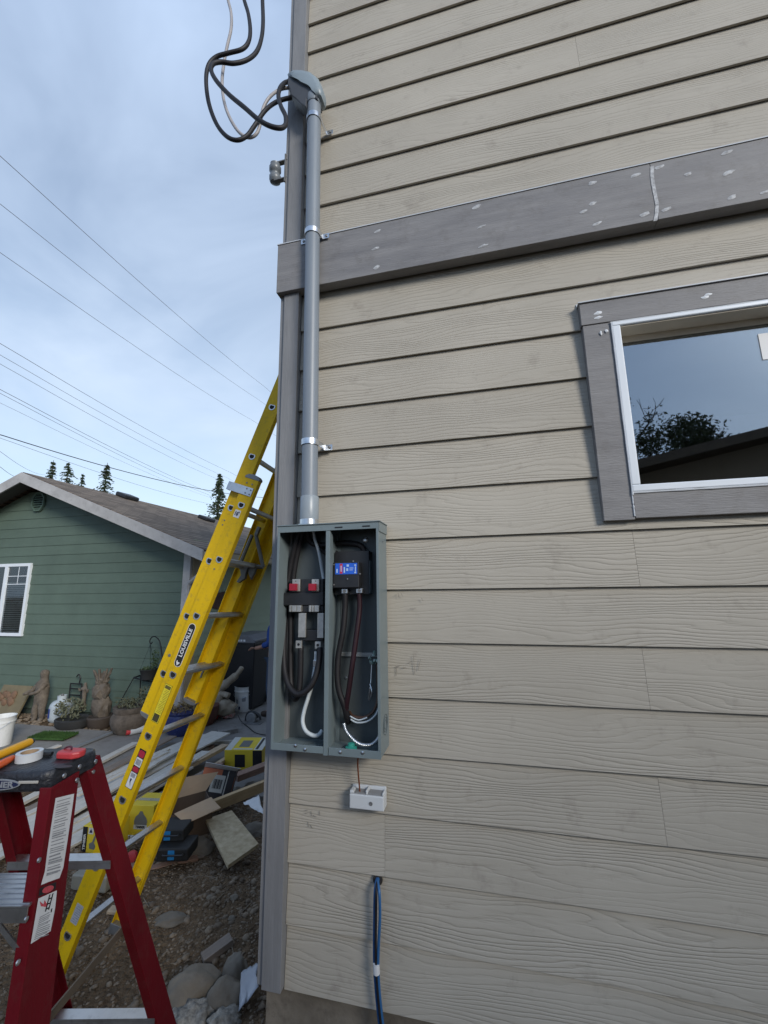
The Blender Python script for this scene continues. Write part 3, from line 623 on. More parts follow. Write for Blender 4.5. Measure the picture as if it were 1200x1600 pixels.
# ground bar
mb = MB(); pb(mb, 533, 1019, 592, 1027, -.016, .009); bar = obj('neutral_bar', mb, mat('ground_bar', (.34, .36, .36), .5, .4), box_, bevel=.001)
mb = MB()
rq = random.Random(5)
for i in range(9):
    x, y = rq.uniform(577, 591), rq.uniform(1019, 1037); c = aty(x, y, -.030-rq.random()*.015); mb.ico(c, (.007, .006, .007), 1, .4, 2, i)
obj('ground_clamp', mb, mat('verdigris_clamp', (.12, .24, .20), .5, .4, col2=(.45, .50, .46), scale=120), bar)
def cab(name, pts, r, m, parent=box_, n=10, k=6, **kw):
    mb = MB(); mb.tube(smoothpath([aty(x, y, Y) for x, y, Y in pts], k), r, n); return obj(name, mb, m, parent, smooth=True, angle=None)
cab('cable', [(470,828,-.06),(462,850,-.045),(453,890,-.03),(447,940,-.025),(444,1000,-.035),(444,1040,-.055),(449,1066,-.075),(459,1081,-.085),(470,1084,-.088),(484,1074,-.086),(494,1054,-.078),(499,1030,-.068),(500,1012,-.058)], .0102, BLACKW)
cab('cable', [(474,828,-.06),(468,850,-.035),(460,890,-.022),(455,940,-.018),(454,1000,-.022),(454,1050,-.03),(456,1080,-.045),(461,1092,-.052),(466,1084,-.055),(469,1060,-.052),(470,1010,-.050)], .0102, BLACKW)
cab('cable', [(480,828,-.05),(485,846,-.025),(500,852,-.02),(530,849,-.02),(556,850,-.02),(567,857,-.022),(571,868,-.025),(571,884,-.03)], .0102, BLACKW)
cab('cable', [(485,830,-.04),(505,862,-.018),(522,862,-.018),(531,870,-.02),(533,884,-.03)], .0075, BLACKW)
cab('neutral_wire', [(489,826,-.055),(492,842,-.04),(498,862,-.035),(503,890,-.03),(507,915,-.028)], .0058, WHITEW)
cab('neutral_wire', [(494,1018,-.045),(493.5,1030,-.045),(491,1050,-.045),(487,1072,-.050),(481,1092,-.055),(475,1112,-.06),(473,1128,-.065),(478,1142,-.068),(489,1149,-.065),(498,1148,-.055),(503,1141,-.045)], .0066, WHITEW)
mb = MB(); pb(mb, 489, 1031, 495, 1042, -.052, .01); obj('wire_lug', mb, ZINC, box_, bevel=.002)
cab('cable', [(539,926,-.058),(539,950,-.055),(536,985,-.058),(529,1022,-.062),(527,1055,-.066),(530,1080,-.066),(537,1100,-.062),(542,1118,-.05),(544,1128,-.03)], .0102, BLACKW)
cab('cable', [(561,926,-.058),(562,950,-.055),(558,985,-.060),(551,1035,-.066),(545,1078,-.066),(541,1105,-.06),(541,1122,-.04)], .0088, mat('red_black_wire', (.022, .006, .010), .45, var=.3))
cab('ground_wire', [(581,1036,-.03),(580,1060,-.035),(578,1080,-.04),(576,1092,-.03)], .0034, ZINC)
cab('ground_wire', [(578,1068,-.042),(581,1082,-.05),(576,1094,-.04)], .0028, ZINC)
cab('branch_wire', [(589,1036,-.03),(590,1060,-.035),(590,1092,-.045),(583,1112,-.05),(568,1121,-.05),(552,1119,-.045),(546,1112,-.03)], .0045, mat('brown_wire', (.07, .035, .022), .4))
cab('branch_wire', [(592,1106,-.06),(586,1118,-.062),(574,1127,-.06),(558,1129,-.055),(548,1124,-.05)], .0028, WHITEW)
cab('branch_wire', [(547,1119,-.052),(560,1125,-.055),(574,1121,-.055)], .0024, WHITEW)
mb = MB()
path = smoothpath([aty(x, y, Y) for x, y, Y in [(537.5,1130,-.06),(540,1140,-.066),(548,1151,-.072),(558,1160,-.076),(569,1164,-.076),(581,1163,-.07),(590,1155,-.06),(594,1146,-.05)]], 10)
for s_ in range(5):
    pp = []
    for i, p in enumerate(path):
        a = i*.55+s_*2*PI/5; tt = (path[min(i+1, len(path)-1)]-path[max(i-1, 0)]).normalized(); u = tt.orthogonal().normalized(); v = tt.cross(u)
        u = Vector((0, -1, 0)); v = tt.cross(u); pp.append(p+(u*math.cos(a)+v*math.sin(a))*.0042)
    mb.tube(pp, .0026, 5)
obj('braided_wire', mb, ZINC, box_, smooth=True, angle=None)
mb = MB(); c = aty(548, 1168, -.085); mb.lathe([(.019, 0), (.019, .012), (.012, .014), (.011, .022), (.0005, .024)], (c.x, -.08, BZ0+.003), 12); cn = obj('cable_connector', mb, mat('green_connector', (.03, .26, .20), .4), box_, smooth=True)
# bonding bridge under the box, and its wire
bb = thing('bonding_block', 'small white plastic bonding terminal block screwed under the meter box', 'terminal block', (-.40, 0, .905))
x0, x1 = -.457, -.344
mb = MB(); prof = [(x0, .908), (x1-.005, .904), (x1, .909), (x1, .962), (x1-.003, .9645), (-.392, .953), (-.396, .964), (-.405, .964), (-.408, .953), (-.443, .955), (-.446, .963), (x0, .963)]
mb.prism([(x0, .906), (x1, .906), (x1, .948), (x0, .948)], lambda u, v, d: Vector((u, d, v)), -.045, -.001)
mb.box((x0, -.044, .9485), (x0+.014, -.012, .958)); mb.box((-.404, -.044, .9485), (-.397, -.012, .962)); mb.box((x1-.006, -.044, .9485), (x1, -.012, .958)); mb.box((x0, -.0115, .9485), (x1, -.001, .962))
obj('cover', mb, WHITEP, bb, bevel=.003)
mb = MB(); mb.lathe([(.006, 0), (.006, .001), (.004, .0015), (.003, .0005), (.0005, .0005)], (-.386, -.0455, .926), 14, (0, -1, 0)); each('screw', mb, DULLALU, bb, smooth=True)
mb = MB(); mb.box((x0+.015, -.040, .949), (-.405, -.012, .952)); mb.box((-.396, -.040, .949), (x1-.007, -.012, .953)); each('terminal', mb, mat('terminal_grey', (.25, .25, .25), .5), bb)
mb = MB(); mb.tube(smoothpath([aty(560, 1176, -.06), aty(559, 1196, -.05), aty(561, 1222, -.035), aty(563, 1246, -.03), aty(563, 1250, -.03)], 6), .0026, 8)
props(obj('copper_wire', mb, BRASS, smooth=True, angle=None), 'thin copper ground wire dropping from the meter box to the white block', 'wire')
# blue cables from the hole
hx, hzz = -.378, .689
bc = thing('blue_cable', 'blue cable pair with white tape hanging out of a hole in the siding', 'cable', (hx, 0, hzz))
def bl(dx, ys=0): return [(hx+dx*.3, .02, hzz+.003), (hx+dx*.4, -.008, hzz+.002)]+[tuple(aty(x, y, -.028-ys)+Vector((dx, 0, 0))) for x, y in ((588,1395),(587.5,1430),(587,1470),(587.5,1512),(590,1550),(594,1590),(600,1640),(606,1700))]+[(-.37, -.10, -.02), (-.34, -.2, -.165), (-.1, -.3, -.20)]
mb = MB(); mb.tube(smoothpath(bl(-.0045)), .0046, 8); obj('strand', mb, BLUEC, bc, smooth=True, angle=None)
b2 = bl(.0055, .004); b2 = [tuple(Vector(p)+Vector((.007*math.exp(-((i-3)/1.4)**2), 0, 0))) for i, p in enumerate(b2)]
mb = MB(); mb.tube(smoothpath(b2), .0046, 8); obj('strand', mb, mat('blue_cable_light', (.03, .12, .28), .4), bc, smooth=True, angle=None)
mb = MB(); mb.tube(smoothpath(bl(.0005, .008)), .0034, 8); obj('strand', mb, BLACKW, bc, smooth=True, angle=None)
mb = MB(); a, b = aty(588, 1505, -.032), aty(588.5, 1521, -.032); mb.tube([a, b], .0098, 12); obj('tape_band', mb, WHITE, bc, smooth=True)
mb = MB(); mb.lathe([(.016, 0), (.016, .003), (.010, .0035)], (hx, .0035, hzz), 16, (0, -1, 0)); obj('cable_hole', mb, mat('hole_dark', (.03, .027, .025), .8), bc)
# ------------------------------------------------------------------ yellow extension ladder
U = Vector((.339, .048, .94)).normalized(); V = Vector((-.014, .999, -.046)); V = (V-U*U.dot(V)).normalized(); NN = U.cross(V)
P0 = Vector((-1.958, .376, .035)); RG = .305; W = .42
LM = Matrix((V, NN, U)).transposed().to_4x4(); LM.translation = P0
LAD = thing('extension_ladder', 'yellow fibreglass extension ladder with aluminium rungs leaning on the house corner', 'ladder', mtx=LM)
LI = LM.inverted()
def lp(px, py, vv=0.):                               # pixel -> ladder coordinates on the plane v = vv
    r = ray(px, py); o = P0+V*vv; t = (o-CAM).dot(V)/r.dot(V); return LI @ (CAM+r*t)
def rail(v0, sgn, nc, u0, u1, hw=.044, fl=.031, th=.0045):
    mb = MB(); s = sgn
    o = [(v0, -hw), (v0, hw), (v0+s*fl, hw), (v0+s*fl, hw-th), (v0+s*th, hw-th), (v0+s*th, -hw+th), (v0+s*fl, -hw+th), (v0+s*fl, -hw)]
    mb.prism([(a, b+nc) for a, b in o], lambda a, b, d: Vector((a, b, d)), u0, u1); return mb
fo, fv, fu = .077, .034, -.03                       # the upper section sits inside and in front
uF0, uF1 = 3.2*RG, 11.62*RG
for sg, v0 in ((1, 0.), (-1, W)): obj('rail', rail(v0, sg, 0, -.80*RG, 7.5*RG), YEL, LAD, local=True, bevel=.0012)
for sg, v0 in ((1, fv), (-1, W-fv)): obj('rail', rail(v0, sg, fo, uF0, uF1), YEL, LAD, local=True, bevel=.0012)
def dtube(mb, v0, v1, nc, uc, r=.0165):
    pts = []
    for j in range(16):
        q = 2*PI*j/16; a, b = r*math.cos(q), r*math.sin(q)
        if b > r*.55: b = r*.55
        pts.append((a, b))
    mb.prism(pts, lambda a, b, d: Vector((d, nc+a, uc+b)), v0, v1)
    for k in range(5): 
        a = -r*.75+k*r*.375; mb.prism([(a-.0008, r*.55), (a+.0008, r*.55), (a+.0008, r*.55+.0012), (a-.0008, r*.55+.0012)], lambda a_, b, d: Vector((d, nc+a_, uc+b)), v0+.006, v1-.006)
for k in range(8):
    mb = MB(); dtube(mb, .005, W-.005, 0, k*RG); ru = obj('rung', mb, ALU, LAD, local=True)
    for v_, s_ in ((-.0005, -1), (W+.0005, 1)):
        mb = MB(); n = 20; o = []; i_ = []
        for j in range(n):
            q = 2*PI*j/n; a, b = math.cos(q), math.sin(q); b2 = min(b, .62)
            o.append((a*.0205, b2*.0205)); i_.append((a*.0145, min(b, .60)*.0145))
        vs = [Vector((v_, a, k*RG+b)) for a, b in o]+[Vector((v_+s_*.003, a*.97, k*RG+b*.97)) for a, b in o]+[Vector((v_+s_*.003, a, k*RG+b)) for a, b in i_]+[Vector((v_-s_*.002, a*.95, k*RG+b*.95)) for a, b in i_]
        fs = [(L_*n+j, L_*n+(j+1) % n, (L_+1)*n+(j+1) % n, (L_+1)*n+j) for L_ in range(3) for j in range(n)]
        mb.add(vs, fs); PM[ru] = PM[LAD]; obj('rung_collar', mb, ALU, ru, local=True, smooth=True)
        mb = MB(); mb.add([Vector((v_+s_*.0002, a, k*RG+b)) for a, b in i_], [tuple(range(n))]); obj('rung_hole', mb, DARK, ru, local=True)
for k in range(4, 12):
    uc = k*RG+fu
    if uc > uF1-.05: continue
    mb = MB(); dtube(mb, fv+.005, W-fv-.005, fo, uc); ru = obj('rung', mb, ALU, LAD, local=True); PM[ru] = PM[LAD]
    for v_, s_ in ((fv-.0005, -1),):
        mb = MB(); n = 16; o = [(math.cos(2*PI*j/n)*.0205, min(math.sin(2*PI*j/n), .62)*.0205) for j in range(n)]; i_ = [(a*.7, b*.7) for a, b in o]
        mb.add([Vector((v_, fo+a, uc+b)) for a, b in o]+[Vector((v_-.002, fo+a, uc+b)) for a, b in o]+[Vector((v_-.002, fo+a, uc+b)) for a, b in i_]+[Vector((v_+.002, fo+a, uc+b)) for a, b in i_], [(L_*n+j, L_*n+(j+1) % n, (L_+1)*n+(j+1) % n, (L_+1)*n+j) for L_ in range(3) for j in range(n)])
        obj('rung_collar', mb, ALU, ru, local=True, smooth=True)
        mb = MB(); mb.add([Vector((v_-.0003, fo+a, uc+b)) for a, b in i_], [tuple(range(n))]); obj('rung_hole', mb, DARK, ru, local=True)
# feet, caps, guide brackets
for v_, s_ in ((0, 1), (W, -1)):
    mb = MB(); a, b = (v_-s_*.004, v_+s_*.034); a, b = min(a, b), max(a, b)
    mb.prism([(-.047, -.215), (.047, -.235), (.040, -.285), (.012, -.345), (-.012, -.345), (-.040, -.285)], lambda n_, u_, d: Vector((d, n_, u_)), a, b)
    ft = obj('foot', mb, DULLALU, LAD, local=True, bevel=.002); PM[ft] = PM[LAD]
    mb = MB(); g = Matrix.Translation((v_+s_*.015, 0, -.345)) @ Matrix.Rotation(-.35, 4, 'X'); mb.box((-.03, -.055, -.012), (.03, .055, .004), g); obj('shoe_pad', mb, ALU, ft, local=True, bevel=.003)
    mb = MB(); o = [(-.046, 0), (.046, 0), (.045, .012), (.03, .023), (0, .028), (-.03, .023), (-.045, .012)]
    mb.prism(o, lambda n_, u_, d: Vector((d, n_, u_+7.5*RG-.004)), min(v_-s_*.002, v_+s_*.034), max(v_-s_*.002, v_+s_*.034)); obj('end_cap', mb, DULLALU, LAD, local=True, bevel=.002)
    mb = MB(); mb.prism(o, lambda n_, u_, d: Vector((d, n_+fo, uF0-u_*.8+.004)), min(v_+s_*fv-s_*.002, v_+s_*(fv+.033)), max(v_+s_*fv-s_*.002, v_+s_*(fv+.033))); obj('end_cap', mb, DULLALU, LAD, local=True, bevel=.002)
    uG = 7.18*RG
    mb = MB(); mb.box((min(v_-s_*.0045, v_-s_*.002), -.034, uG), (max(v_-s_*.0045, v_-s_*.002), .125, uG+.047)); mb.box((min(v_-s_*.0045, v_+s_*.03), .122, uG), (max(v_-s_*.0045, v_+s_*.03), .126, uG+.047))
    gb = obj('guide_bracket', mb, ALU, LAD, local=True, bevel=.001); PM[gb] = PM[LAD]
    mb = MB()
    for a, b in ((-.022, .010), (-.022, .034), (.004, .012), (.004, .036)): mb.lathe([(.0042, 0), (.0042, .002), (.0005, .0026)], (v_-s_*.0045, a, uG+b), 8, (-s_, 0, 0))
    for a, b in ((.02, 7.4*RG), (-.015, 7.4*RG)): mb.lathe([(.0045, 0), (.0045, .002), (.0005, .0026)], (v_-s_*.001, a, b), 8, (-s_, 0, 0))
    each('rivet', mb, DULLALU, gb, local=True)
mb = MB()
for p in (lp(335, 889), lp(351, 813, fv), lp(348, 820, fv)): mb.lathe([(.0042, 0), (.0042, .0015), (.0005, .002)], (p.x-.0006, p.y, p.z), 8, (-1, 0, 0))
for p in (lp(265, 1024, fv),): mb.lathe([(.008, 0), (.008, .0015), (.0005, .002)], (p.x-.0006, p.y, p.z), 10, (-1, 0, 0))
each('rivet', mb, DULLALU, LAD, local=True)
# rung lock on the far side
def rl(pts, vv): return [(lp(x, y, vv).y, lp(x, y, vv).z) for x, y in pts]
vv = W-.075
mb = MB(); ou = rl([(395,838),(400,838),(409,884),(376,883)], vv); inn = rl([(396,853),(403,879),(382,878)], vv)
tri = rl([(394,836),(400,836),(411,886),(374,884)], vv)
for (a, b) in ((0, 3), (1, 2), (3, 2)):
    p, q = tri[a], tri[b]; mb.tube([Vector((vv, *p)), Vector((vv, *q))], .012, 6)
hk = rl([(372,884),(390,884),(386,894),(384,904),(374,911),(371,909),(378,899),(377,892)], vv)
mb.prism(hk, lambda a, b, d: Vector((d, a, b)), vv-.012, vv+.012)
mb.prism(rl([(389,886),(401,886),(398,896),(393,906),(389,896)], vv+.01), lambda a, b, d: Vector((d, a, b)), vv+.0, vv+.022)
c1 = lp(403, 830, vv); mb.cbox((vv, c1.y, c1.z), (.022, .02, .055))
obj('rung_lock', mb, mat('rung_lock_grey', (.13, .13, .12), .5, .3), LAD, local=True, bevel=.002)
mb = MB(); q = lp(318, 1050, W-fv-.02); mb.tube([Vector((q.x, q.y, q.z+.03)), Vector((q.x-.01, q.y, q.z-.01)), Vector((q.x-.02, q.y-.01, q.z-.025))], .006, 6); obj('pulley_hook', mb, DULLALU, LAD, local=True)
# labels on the near rail: x along U, y along N, facing the camera side
def lab(px, py, vv=-.0008): p = lp(px, py, 0); return Matrix((Vector((0, 0, 1)), Vector((0, 1, 0)), Vector((-1, 0, 0)))).transposed().to_4x4(), p
def lframe(p, off): 
    m = Matrix((Vector((0, 0, 1)), Vector((0, 1, 0)), Vector((-1, 0, 0)))).transposed().to_4x4(); m.translation = Vector((-.0006-off, p[0], p[1])); return m
def plate(n0, n1, u0, u1, off, r=0., name='sticker', m=WHITE, par=LAD):
    mb = MB(); 
    if r:
        o = []
        for cx, cy, a0 in ((n1-r, u1-r, 0), (n0+r, u1-r, PI/2), (n0+r, u0+r, PI), (n1-r, u0+r, 1.5*PI)):
            for j in range(6): q = a0+PI/2*j/5; o.append((cx+r*math.cos(q), cy+r*math.sin(q)))
    else: o = [(n0, u0), (n1, u0), (n1, u1), (n0, u1)]
    mb.prism(o, lambda a, b, d: Vector((d, a, b)), -.0006-off, -.0002-off+.0002); return obj(name, mb, m, par, local=True)
u0, u1 = 4.13*RG, 4.86*RG; vs_ = .0
st = plate(-.021, .021, u0, u1, .0004, .0205, 'name_plate'); PM[st] = PM[LAD]
plate(-.0185, .0185, u0+.0025, u1-.0025, .0009, .018, 'name_plate_face', INK, st)
obj('lettering', text_mb('LOUISVILLE', .028, lframe((0, (u0+u1)/2+.012), .0016), bold=.0006, sx=1.02), WHITE, st, local=True)
mb = MB(); mb.prism([(-.012, u0+.024), (.012, u0+.024), (0, u0+.006)][::-1], lambda a, b, d: Vector((d, a, b)), -.0022, -.0012)
mb.prism([(-.003, u0+.017), (.006, u0+.030), (.012, u0+.03)], lambda a, b, d: Vector((d, a, b)), -.0024, -.0014); each('arrow_mark', mb, WHITE, st, local=True)
p = lp(371, 803); s16 = plate(-.017+.004, .019+.004, p.z-.021, p.z+.021, .0004, 0, 'size_sticker'); PM[s16] = PM[LAD]
m16 = Matrix((Vector((0, -1, 0)), Vector((0, 0, 1)), Vector((-1, 0, 0)))).transposed().to_4x4(); m16.translation = Vector((-.0018, .007, p.z))
obj('lettering', text_mb("16'", .030, m16, bold=.0012, sx=.8), NAVY, s16, local=True)
u0, u1 = 3.22*RG, 3.83*RG; sp = plate(-.023, .021, u0, u1, .0003, 0, 'spec_sticker', INK); PM[sp] = PM[LAD]
YL = mat('yellow_sticker', (.70, .58, .03), .45, var=.04); plate(-.0215, .0195, u0+.0015, u1-.0015, .0007, 0, 'sticker_face', YL, sp)
plate(-.018, .016, u0+.004, u0+.040, .0011, 0, 'print_block', mat('olive_print', (.06, .05, .015), .6), sp)
plate(-.018, .016, u1-.022, u1-.006, .0011, 0, 'print_block', mat('olive_print2', (.12, .10, .02), .6, var=.5, scale=400), sp)
mb = MB(); 
for i in range(16): 
    uu = u0+.048+i*.0072; mb.prism([(-.019+(.004 if i % 5 == 0 else 0), uu), (.016-random.random()*.02, uu), (.016-random.random()*.02, uu+.0012), (-.019, uu+.0012)], lambda a, b, d: Vector((d, a, b)), -.0020, -.0015)
obj('print_lines', mb, mat('olive_print', (.06, .05, .015)), sp, local=True)
u0, u1 = 2.18*RG, 2.78*RG; dg_ = plate(-.024, .017, u0, u1, .0003, 0, 'danger_sticker', INK); PM[dg_] = PM[LAD]
RD = mat('danger_red', (.38, .02, .045), .5, var=.2, scale=200); h = (u1-u0)
plate(-.022, .015, u0+.002, u0+h*.40, .0007, .004, 'sticker_face', WHITE, dg_); plate(-.021, .014, u0+h*.42, u0+h*.55, .0007, .01, 'danger_mark', RD, dg_)
plate(-.022, .015, u0+h*.57, u0+h*.78, .0007, .004, 'sticker_face', WHITE, dg_); plate(-.021, .014, u0+h*.80, u0+h*.97, .0007, .01, 'danger_mark', RD, dg_)
plate(-.016, .010, u0+h*.28, u0+h*.38, .0011, 0, 'print_block', GREYINK, dg_); plate(-.018, .011, u0+h*.60, u0+h*.74, .0011, 0, 'print_block', GREYINK, dg_)
mb = MB(); mb.prism([(-.010, u0+.012), (.002, u0+.03), (.004, u0+.046), (-.006, u0+.044), (-.003, u0+.03)], lambda a, b, d: Vector((d, a, b)), -.0022, -.0016); obj('pictogram', mb, NAVY, dg_, local=True)
u0, u1 = .17*RG, .44*RG; gs = plate(-.021, .019, u0, u1, .0003, .003, 'rating_sticker', mat('silver_label', (.42, .42, .43), .4)); PM[gs] = PM[LAD]
mb = MB()
for i in range(8): mb.prism([(-.017, u0+.007+i*.009), (.014, u0+.007+i*.009), (.014-.01*(i % 3), u0+.010+i*.009), (-.017, u0+.010+i*.009)], lambda a, b, d: Vector((d, a, b)), -.0014, -.0009)
obj('print_lines', mb, GREYINK, gs, local=True)
# ------------------------------------------------------------------ red step ladder
ZC = 1.20; K = (1.6-ZC)/.52
A = atz(86, 1206, ZC); B = atz(154, 1168, ZC); DA = (B-A).length; a_ = (B-A).normalized(); b_ = Vector((a_.y, -a_.x, 0))
WD = .252                                            # cap width
RM = Matrix((b_, a_, Vector((0, 0, 1)))).transposed().to_4x4(); RM.translation = Vector((A.x, A.y, 0))
SL = thing('step_ladder', 'dark red fibreglass step ladder with black top cap and tools on it', 'ladder', mtx=RM)
RI = RM.inverted()
def rp(px, py, Z=None, x=None, y=None):              # pixel -> ladder coordinates
    r = ray(px, py)
    if Z is not None: return RI @ atz(px, py, Z)
    o = RI @ CAM; d = RI.to_3x3() @ r; t = ((x-o.x)/d.x) if x is not None else ((y-o.y)/d.y); return o+d*t
GZ0 = gh(A.x, A.y)-.02
# top cap: moulded black tray with rounded corners and rim
def capout(k=0.):
    r = .022; o = []
    for cx, cy, a0 in ((0-r, DA-r, 0), (-WD+r, DA-r, PI/2), (-WD+r+.0, 0+r, PI), (0-r*1.6, 0+r*1.2, 1.5*PI)):
        for j in range(6): q = a0+PI/2*j/5; o.append((cx+(r+k)*math.cos(q), cy+(r+k)*math.sin(q)))
    return o
hcap = .040
mb = MB(); n = 24; vs = []
for k, z in ((.004, ZC-hcap), (.006, ZC-hcap+.004), (.0035, ZC-.012), (.002, ZC-.003), (-.003, ZC)):
    vs += [Vector((x, y, z)) for x, y in capout(k)]
fs = [(L_*n+j, L_*n+(j+1) % n, (L_+1)*n+(j+1) % n, (L_+1)*n+j) for L_ in range(4) for j in range(n)]+[tuple(4*n+j for j in range(n)), tuple(n-1-j for j in range(n))]
mb.add(vs, fs)
CAPM = mat('black_ribbed_plastic', (.022, .024, .030), .38, var=.5, scale=120, bump=.0025, bscale=130, stretch=(1, .55, 1))
cap = obj('top_cap', mb, CAPM, SL, local=True, smooth=True, angle=50); PM[cap] = RM
mb = MB()
for px, py, Z in ((98, 1198, ZC), (13, 1203, ZC), (-60, 1195, ZC)):
    c = rp(px, py, Z=ZC); rr = [(c.x+.022*math.cos(q), c.y+.008*math.sin(q)) for q in np.linspace(0, 2*PI, 17)[:-1]]
    mb.prism(rr, lambda x, y, d: Vector((x, y, d)), ZC-.002, ZC+.0006)
each('tool_slot', mb, INK, cap, local=True)
mb = MB(); q = rp(40, 1222, y=-.005); q2 = rp(60, 1220, y=-.005); x0 = rp(29, 1222, y=-.006).x; x1 = rp(60, 1220, y=-.006).x; zz = q.z
mb.prism([(x0, zz-.0028), (x1, zz-.0028), (x1, zz+.0028), (x0, zz+.0028)], lambda x, z, d: Vector((x, d, z)), -.0072, -.0045); obj('front_slot', mb, mat('slot_light', (.40, .38, .34), .8), cap, local=True, bevel=.001)
em = rp(2, 1226, y=-.006); cx_ = -WD/2
mb = MB()
o = [(cx_+.056*math.cos(q), em.z+.0115*math.sin(q)*(1 if abs(math.cos(q)) < .8 else .9)) for q in np.linspace(0, 2*PI, 33)[:-1]]; i_ = [(cx_+(x-cx_)*.94, em.z+(z-em.z)*.78) for x, z in o]
mb.prism(o, lambda x, z, d: Vector((x, d, z)), -.0072, -.0045); eo = obj('badge', mb, mat('badge_silver', (.33, .35, .38), .4, .3), cap, local=True); PM[eo] = RM
mb = MB(); mb.prism(i_, lambda x, z, d: Vector((x, d, z)), -.0078, -.006); obj('badge_face', mb, NAVY, eo, local=True)
mt = Matrix((Vector((1, 0, 0)), Vector((0, 0, 1)), Vector((0, -1, 0)))).transposed().to_4x4(); mt.translation = Vector((cx_, -.0082, em.z)); obj('lettering', text_mb('WERNER', .0165, mt, bold=.0005, sx=1.25), mat('badge_silver', (.33, .35, .38)), eo, local=True)
# rails (channels in the side plane, flared outwards)
FL = .05
def S_(s, z, x=0.): return Vector((x, s, z))
def slrail(e0, e1, side, fl, name='rail', zend=GZ0, th=.004, fd=.026, ztop=None):
    # e0,e1: front and rear edge lines ((s,z),(s,z)); side 0 = right, 1 = left
    mb = MB()
    def ed(e, z): (s0, z0), (s1, z1) = e; return s0+(s1-s0)*(z-z0)/(z1-z0)
    zt = ztop; secs = []
    for z in (zt, zend):
        off = .0+fl*(ZC-z); a, b = ed(e0, z), ed(e1, z); sg = 1 if side == 0 else -1; x = (off if side == 0 else -WD-off)
        ring_ = [(x, a), (x, b), (x-sg*fd, b), (x-sg*fd, b-th), (x-sg*th, b-th), (x-sg*th, a+th), (x-sg*fd, a+th), (x-sg*fd, a)]
        secs.append([Vector((p, q, z)) for p, q in ring_])
    n = 8; mb.add(secs[0]+secs[1], [(j, (j+1) % n, n+(j+1) % n, n+j) for j in range(n)]+[tuple(range(n)), tuple(2*n-1-j for j in range(n))])
    return obj(name, mb, RED, SL, local=True, bevel=.001)
def sz(px, py):
    r = ray(px, py); o = RI @ CAM; d = RI.to_3x3() @ r; t = (FL*(ZC-o.z)-o.x)/(d.x+FL*d.z); p = o+d*t; return (p.y, p.z)
F0 = (sz(79, 1240), sz(27, 1600)); F1 = (sz(122, 1227), sz(78, 1600)); R0 = (sz(139, 1215), sz(246, 1600)); R1 = (sz(161, 1195), sz(276, 1600))
F0c = F0; 
for sd_ in (0, 1):
    slrail(F0, F1, sd_, FL, ztop=ZC-.03)
    slrail(R0, R1, sd_, FL, 'rear_rail', ztop=ZC-.02)
def ed(e, z): (s0, z0), (s1, z1) = e; return s0+(s1-s0)*(z-z0)/(z1-z0)
# steps and rear bars
def zfind(e, tgt, x):
    best = min(np.arange(-.2, ZC, .004), key=lambda z: abs(proj_y(RM @ Vector((x, ed(e, z), z)))-tgt)); return float(best)
def proj_y(p): d = p-CAM; return 800-FPX*d.dot(UP)/d.dot(FW)
for i, z in enumerate((ZC-.235, ZC-.54, ZC-.845, ZC-1.15)):
    off = FL*(ZC-z); a, b = ed(F0, z)-.012, ed(F1, z); mb = MB()
    mb.box((-WD-off+.005, a, z-.004), (off-.005, b, z)); mb.box((-WD-off+.005, a, z-.03), (off-.005, a+.003, z-.0045)); mb.box((-WD-off+.005, b-.003, z-.03), (off-.005, b, z-.0045))
    for j in range(7): y = a+.006+j*(b-a-.012)/6; mb.box((-WD-off+.006, y, z+.0003), (off-.006, y+.003, z+.002))
    stp = obj('step', mb, ALU, SL, local=True); PM[stp] = RM
    mb = MB()
    for sg, x in ((1, off-.004), (-1, -WD-off+.004)):
        x2 = x-sg*.085; mb.add([Vector((x, a+.004, z-.10)), Vector((x, a+.004, z-.085)), Vector((x2, a+.004, z-.005)), Vector((x2-sg*.015, a+.004, z-.005)), Vector((x, a+.007, z-.10)), Vector((x, a+.007, z-.085)), Vector((x2, a+.007, z-.005)), Vector((x2-sg*.015, a+.007, z-.005))], [(0,1,2,3),(4,7,6,5),(0,4,5,1),(1,5,6,2),(2,6,7,3),(3,7,4,0)])
    each('step_brace', mb, ALU, stp, local=True)
for tgt in (1345, 1592, 1900):
    z = zfind(R0, tgt, FL*.5); off = FL*(ZC-z); s = ed(R0, z)+.012; mb = MB()
    mb.box((-WD-off+.004, s-.012, z-.006), (off-.004, s+.02, z+.0)); mb.box((-WD-off+.004, s-.012, z-.020), (off-.004, s-.009, z-.0065)); obj('rear_bar', mb, ALU, SL, local=True)
mb = MB()
pts = [(132,1196,0),(120,1201,0),(99,1218,0)]
for px, py in ((148, 1190), (123, 1198), (99, 1212), (119, 1219)):
    p = rp(px, py, x=.005); mb.lathe([(.0055, 0), (.005, .0025), (.0005, .0035)], (.0065, p.y, p.z), 12, (1, 0, 0))
each('rivet', mb, ALU, cap, local=True, smooth=True)
mb = MB()
for px, py in ((40, 1436), (27, 1504), (145, 1206), (60, 1344)):
    for x in (.0,):
        r = ray(px, py); o = RI @ CAM; d = RI.to_3x3() @ r; t = (FL*(ZC-o.z)-o.x)/(d.x+FL*d.z); p = o+d*t
        mb.lathe([(.005, 0), (.0045, .0025), (.0005, .0035)], p+Vector((.0005, 0, 0)), 12, (1, 0, .05))
each('rivet', mb, ALU, SL, local=True, smooth=True)
